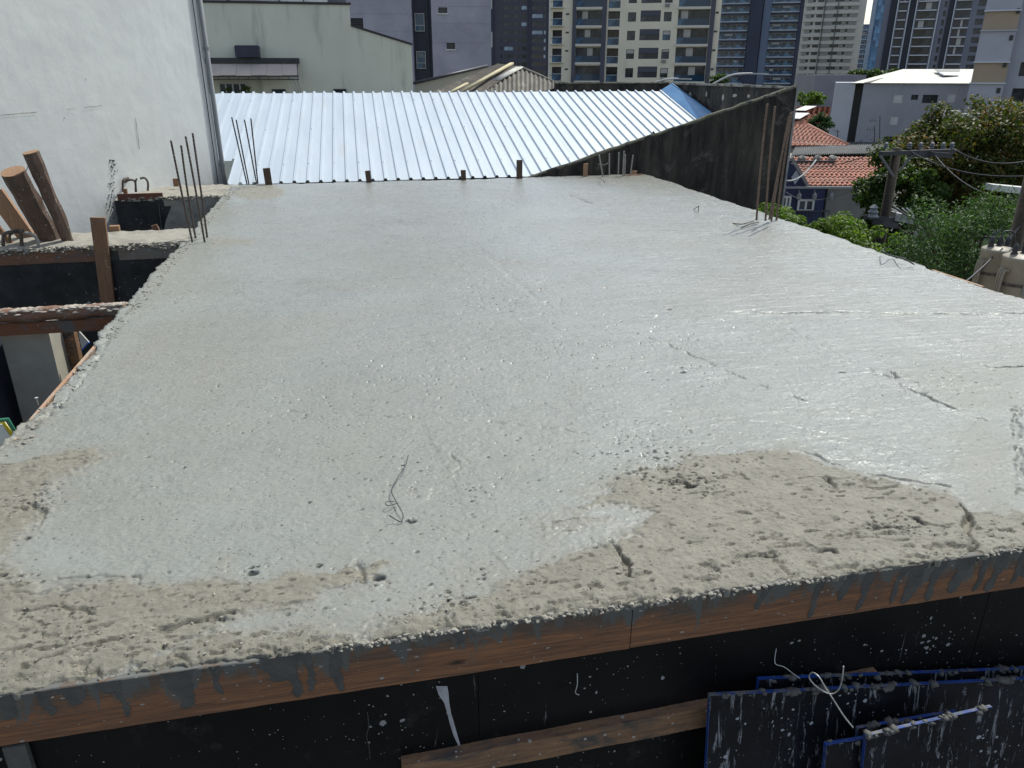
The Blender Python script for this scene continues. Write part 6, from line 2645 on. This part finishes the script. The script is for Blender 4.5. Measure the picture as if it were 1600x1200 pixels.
b.lathe(p, [(.05, -.12), (.13, -.06), (.08, 0), (.11, .04), (.06, .10), (.09, .13), (.02, .20)], 10)
b.build('lower_insulator', M['pvc'], up)
b = MB()
b.obox(atD(1398, 345, 16.9), RGT * .42 + Vector((0, 0, -.08)), HF * .3, Vector((0, 0, .17)))
b.build('junction_box', mk('white_box', (.36, .36, .35), None, 3, .6), up)
for x in (1402, 1412, 1420, 1427):
    b = MB()
    b.tube(smoothpts([atD(x, 337, 16.9), atD(x - 3, 331, 16.9), atD(x - 6, 329, 16.9), atD(x - 10, 325, 16.9)], 4), .015, 6)
    b.build('cable_tail', M['white_trim'], up)
# wires strung from it
for i, (x0, y0, x1, y1, D1, lb) in enumerate(((1383, 232, 1236, 255, 30, 'service cable running left from the crossarm over the tiled roof'),
                                              (1490, 233, 1640, 240, 17.5, 'thin cable running right from the crossarm end'),
                                              (1395, 350, 1640, 395, 10, 'low cable sagging right from the pole bracket'),
                                              (1275, 250, 1226, 282, 26, 'pale service wire dropping to the blue house'))):
    P = []
    a, c = atD(x0, y0, 17 if i != 3 else 30), atD(x1, y1, D1)
    for k in range(13):
        tt_ = k / 12
        p = a.lerp(c, tt_)
        p.z -= .25 * 4 * tt_ * (1 - tt_)
        P.append(p)
    b = MB()
    b.tube(P, .012 if i != 3 else .03, 5)
    tag(b.build('overhead_cable', M['dark'] if i != 3 else M['pvc'], None, True), lb, 'cable')
for i, (x0, y0, D0, x1, y1, D1, sag, lb) in enumerate(((1420, 235, 17.1, 1700, 262, 12, .3, 'upper black cable running right from the third insulator'),
                                                 (1455, 235, 17.2, 1700, 300, 12, .5, 'middle black cable running right from the crossarm'),
                                                 (1400, 262, 17, 1228, 300, 34, .5, 'slack black cable running left below the crossarm'),
                                                 (1392, 320, 17, 1700, 352, 11, .4, 'thick black telephone cable low on the pole'),
                                                 (1393, 326, 17, 1225, 352, 30, .3, 'low black cable running left in front of the grey annex'),
                                                 (1600, 345, 9.6, 1480, 460, 7.9, .1, 'black cable dropping from the right hand pole beside the slab'))):
    a, c = atD(x0, y0, D0), atD(x1, y1, D1)
    P = [a.lerp(c, k / 14) - Vector((0, 0, sag * 4 * (k / 14) * (1 - k / 14))) for k in range(15)]
    b = MB()
    b.tube(P, .011 if i != 3 else .02, 5)
    tag(b.build('overhead_cable', M['dark'], None, True), lb, 'cable')
# cable lying over the slab rim
wirething(smoothpts([atz(1378, 390, .06), atz(1383, 395, .12), atz(1395, 400, .02), atz(1412, 404, .10), atz(1428, 413, .02)]), .008, M['dark'], 'loose dark cable curling over the street side rim')

# pale beam top at far right
b = MB()
b.beam(atD(1545, 292, 18), atD(1680, 305, 18), .3, .14)
tag(b.build('pale_lintel', M['white_trim'], None), 'pale horizontal bar among the trees at the right edge', 'bar')

# ------------------------------------------------------------------ transformers at right
rp = empty('utility_pole', atD(1590, 420, 9.6), 'tall dark concrete pole rising behind the transformers', 'utility pole')
a = atD(1600, 325, 9.6)
b = MB()
b.tube([Vector((a.x, a.y, GZ)), a + Vector((0, 0, .6))], [.115, .08], 14)
b.build('shaft', polem, rp, True)
trm = mk('transformer_paint', (.30, .265, .20), (.23, .20, .15), 4, .5, .002, 20, c3=(.18, .09, .05), p3=(.6, .72), s3=3)


def transformer(x, y0, y1, D, r, label):
    """x centre px, y0 top px, y1 bottom px"""
    a = atD(x, y0, D)
    bz = atD(x, y1, D).z - .25
    H_ = a.z - bz
    t = empty('transformer', (a.x, a.y, bz), label, 'transformer', 'pole mounted transformers')
    o = Vector((a.x, a.y, bz))
    b = MB()
    b.lathe(o, [(0, 0), (r * .97, 0), (r, .02), (r, H_ * .90), (r * 1.03, H_ * .91), (r * 1.03, H_ * .95), (r * .98, H_ * .96), (r * .6, H_), (0, H_ * 1.01)], 24)
    b.build('tank', trm, t, True)
    for s_ in (-1, 1):
        for k in range(3):
            b = MB()
            d = RGT * (s_ * (r + .035)) - HF * (.04 * k)
            b.tube(smoothpts([o + RGT * s_ * r * .95 + Vector((0, 0, H_ * .78)) - HF * .05 * k, o + d + Vector((0, 0, H_ * .72)) , o + d + Vector((0, 0, H_ * .3)), o + RGT * s_ * r * .95 + Vector((0, 0, H_ * .22)) - HF * .05 * k], 4), .014, 6)
            b.build('cooling_tube', trm, t, True)
    for k in range(3):
        d = RGT * ((k - 1) * r * .55)
        b = MB()
        b.lathe(o + d + Vector((0, 0, H_)), [(.03, -.03), (.04, 0), (.022, .02), (.04, .035), (.022, .055), (.036, .07), (.016, .10), (.0, .12)], 10)
        b.build('bushing', M['dark'], t, True)
    b = MB()
    b.obox(o - HF * (r + .012) + RGT * (-.05) + Vector((0, 0, H_ * .45)), RGT * .1, HF * .02, Vector((0, 0, .12)))
    b.build('name_plate', M['old_cement'], t)
    b = MB()
    b.lathe(o + Vector((0, 0, H_ * .55)), [(r + .004, 0), (r + .010, 0), (r + .010, .03), (r + .004, .03)], 24)
    b.build('mount_band', M['rust'], t)
    return t


transformer(1561, 384, 446, 9.0, .17, 'left beige transformer tank beside the slab edge')
transformer(1600, 396, 466, 8.3, .19, 'right beige transformer with rusty fittings at the image edge')
b = MB()
b.tube(smoothpts([atD(1568, 384, 8.9), atD(1566, 366, 8.9), atD(1574, 361, 8.9), atD(1584, 364, 8.9), atD(1586, 380, 9.0)], 5), .010, 6)
tag(b.build('overhead_cable', M['dark'], None, True), 'looped black jumper cable above the left transformer', 'cable')
b = MB()
b.beam(atD(1566, 402, 8.7), atD(1620, 408, 8.5), .05, .06)
tag(b.build('mounting_bar', M['rust'], None), 'rusty mounting bar across the two transformers', 'bracket')
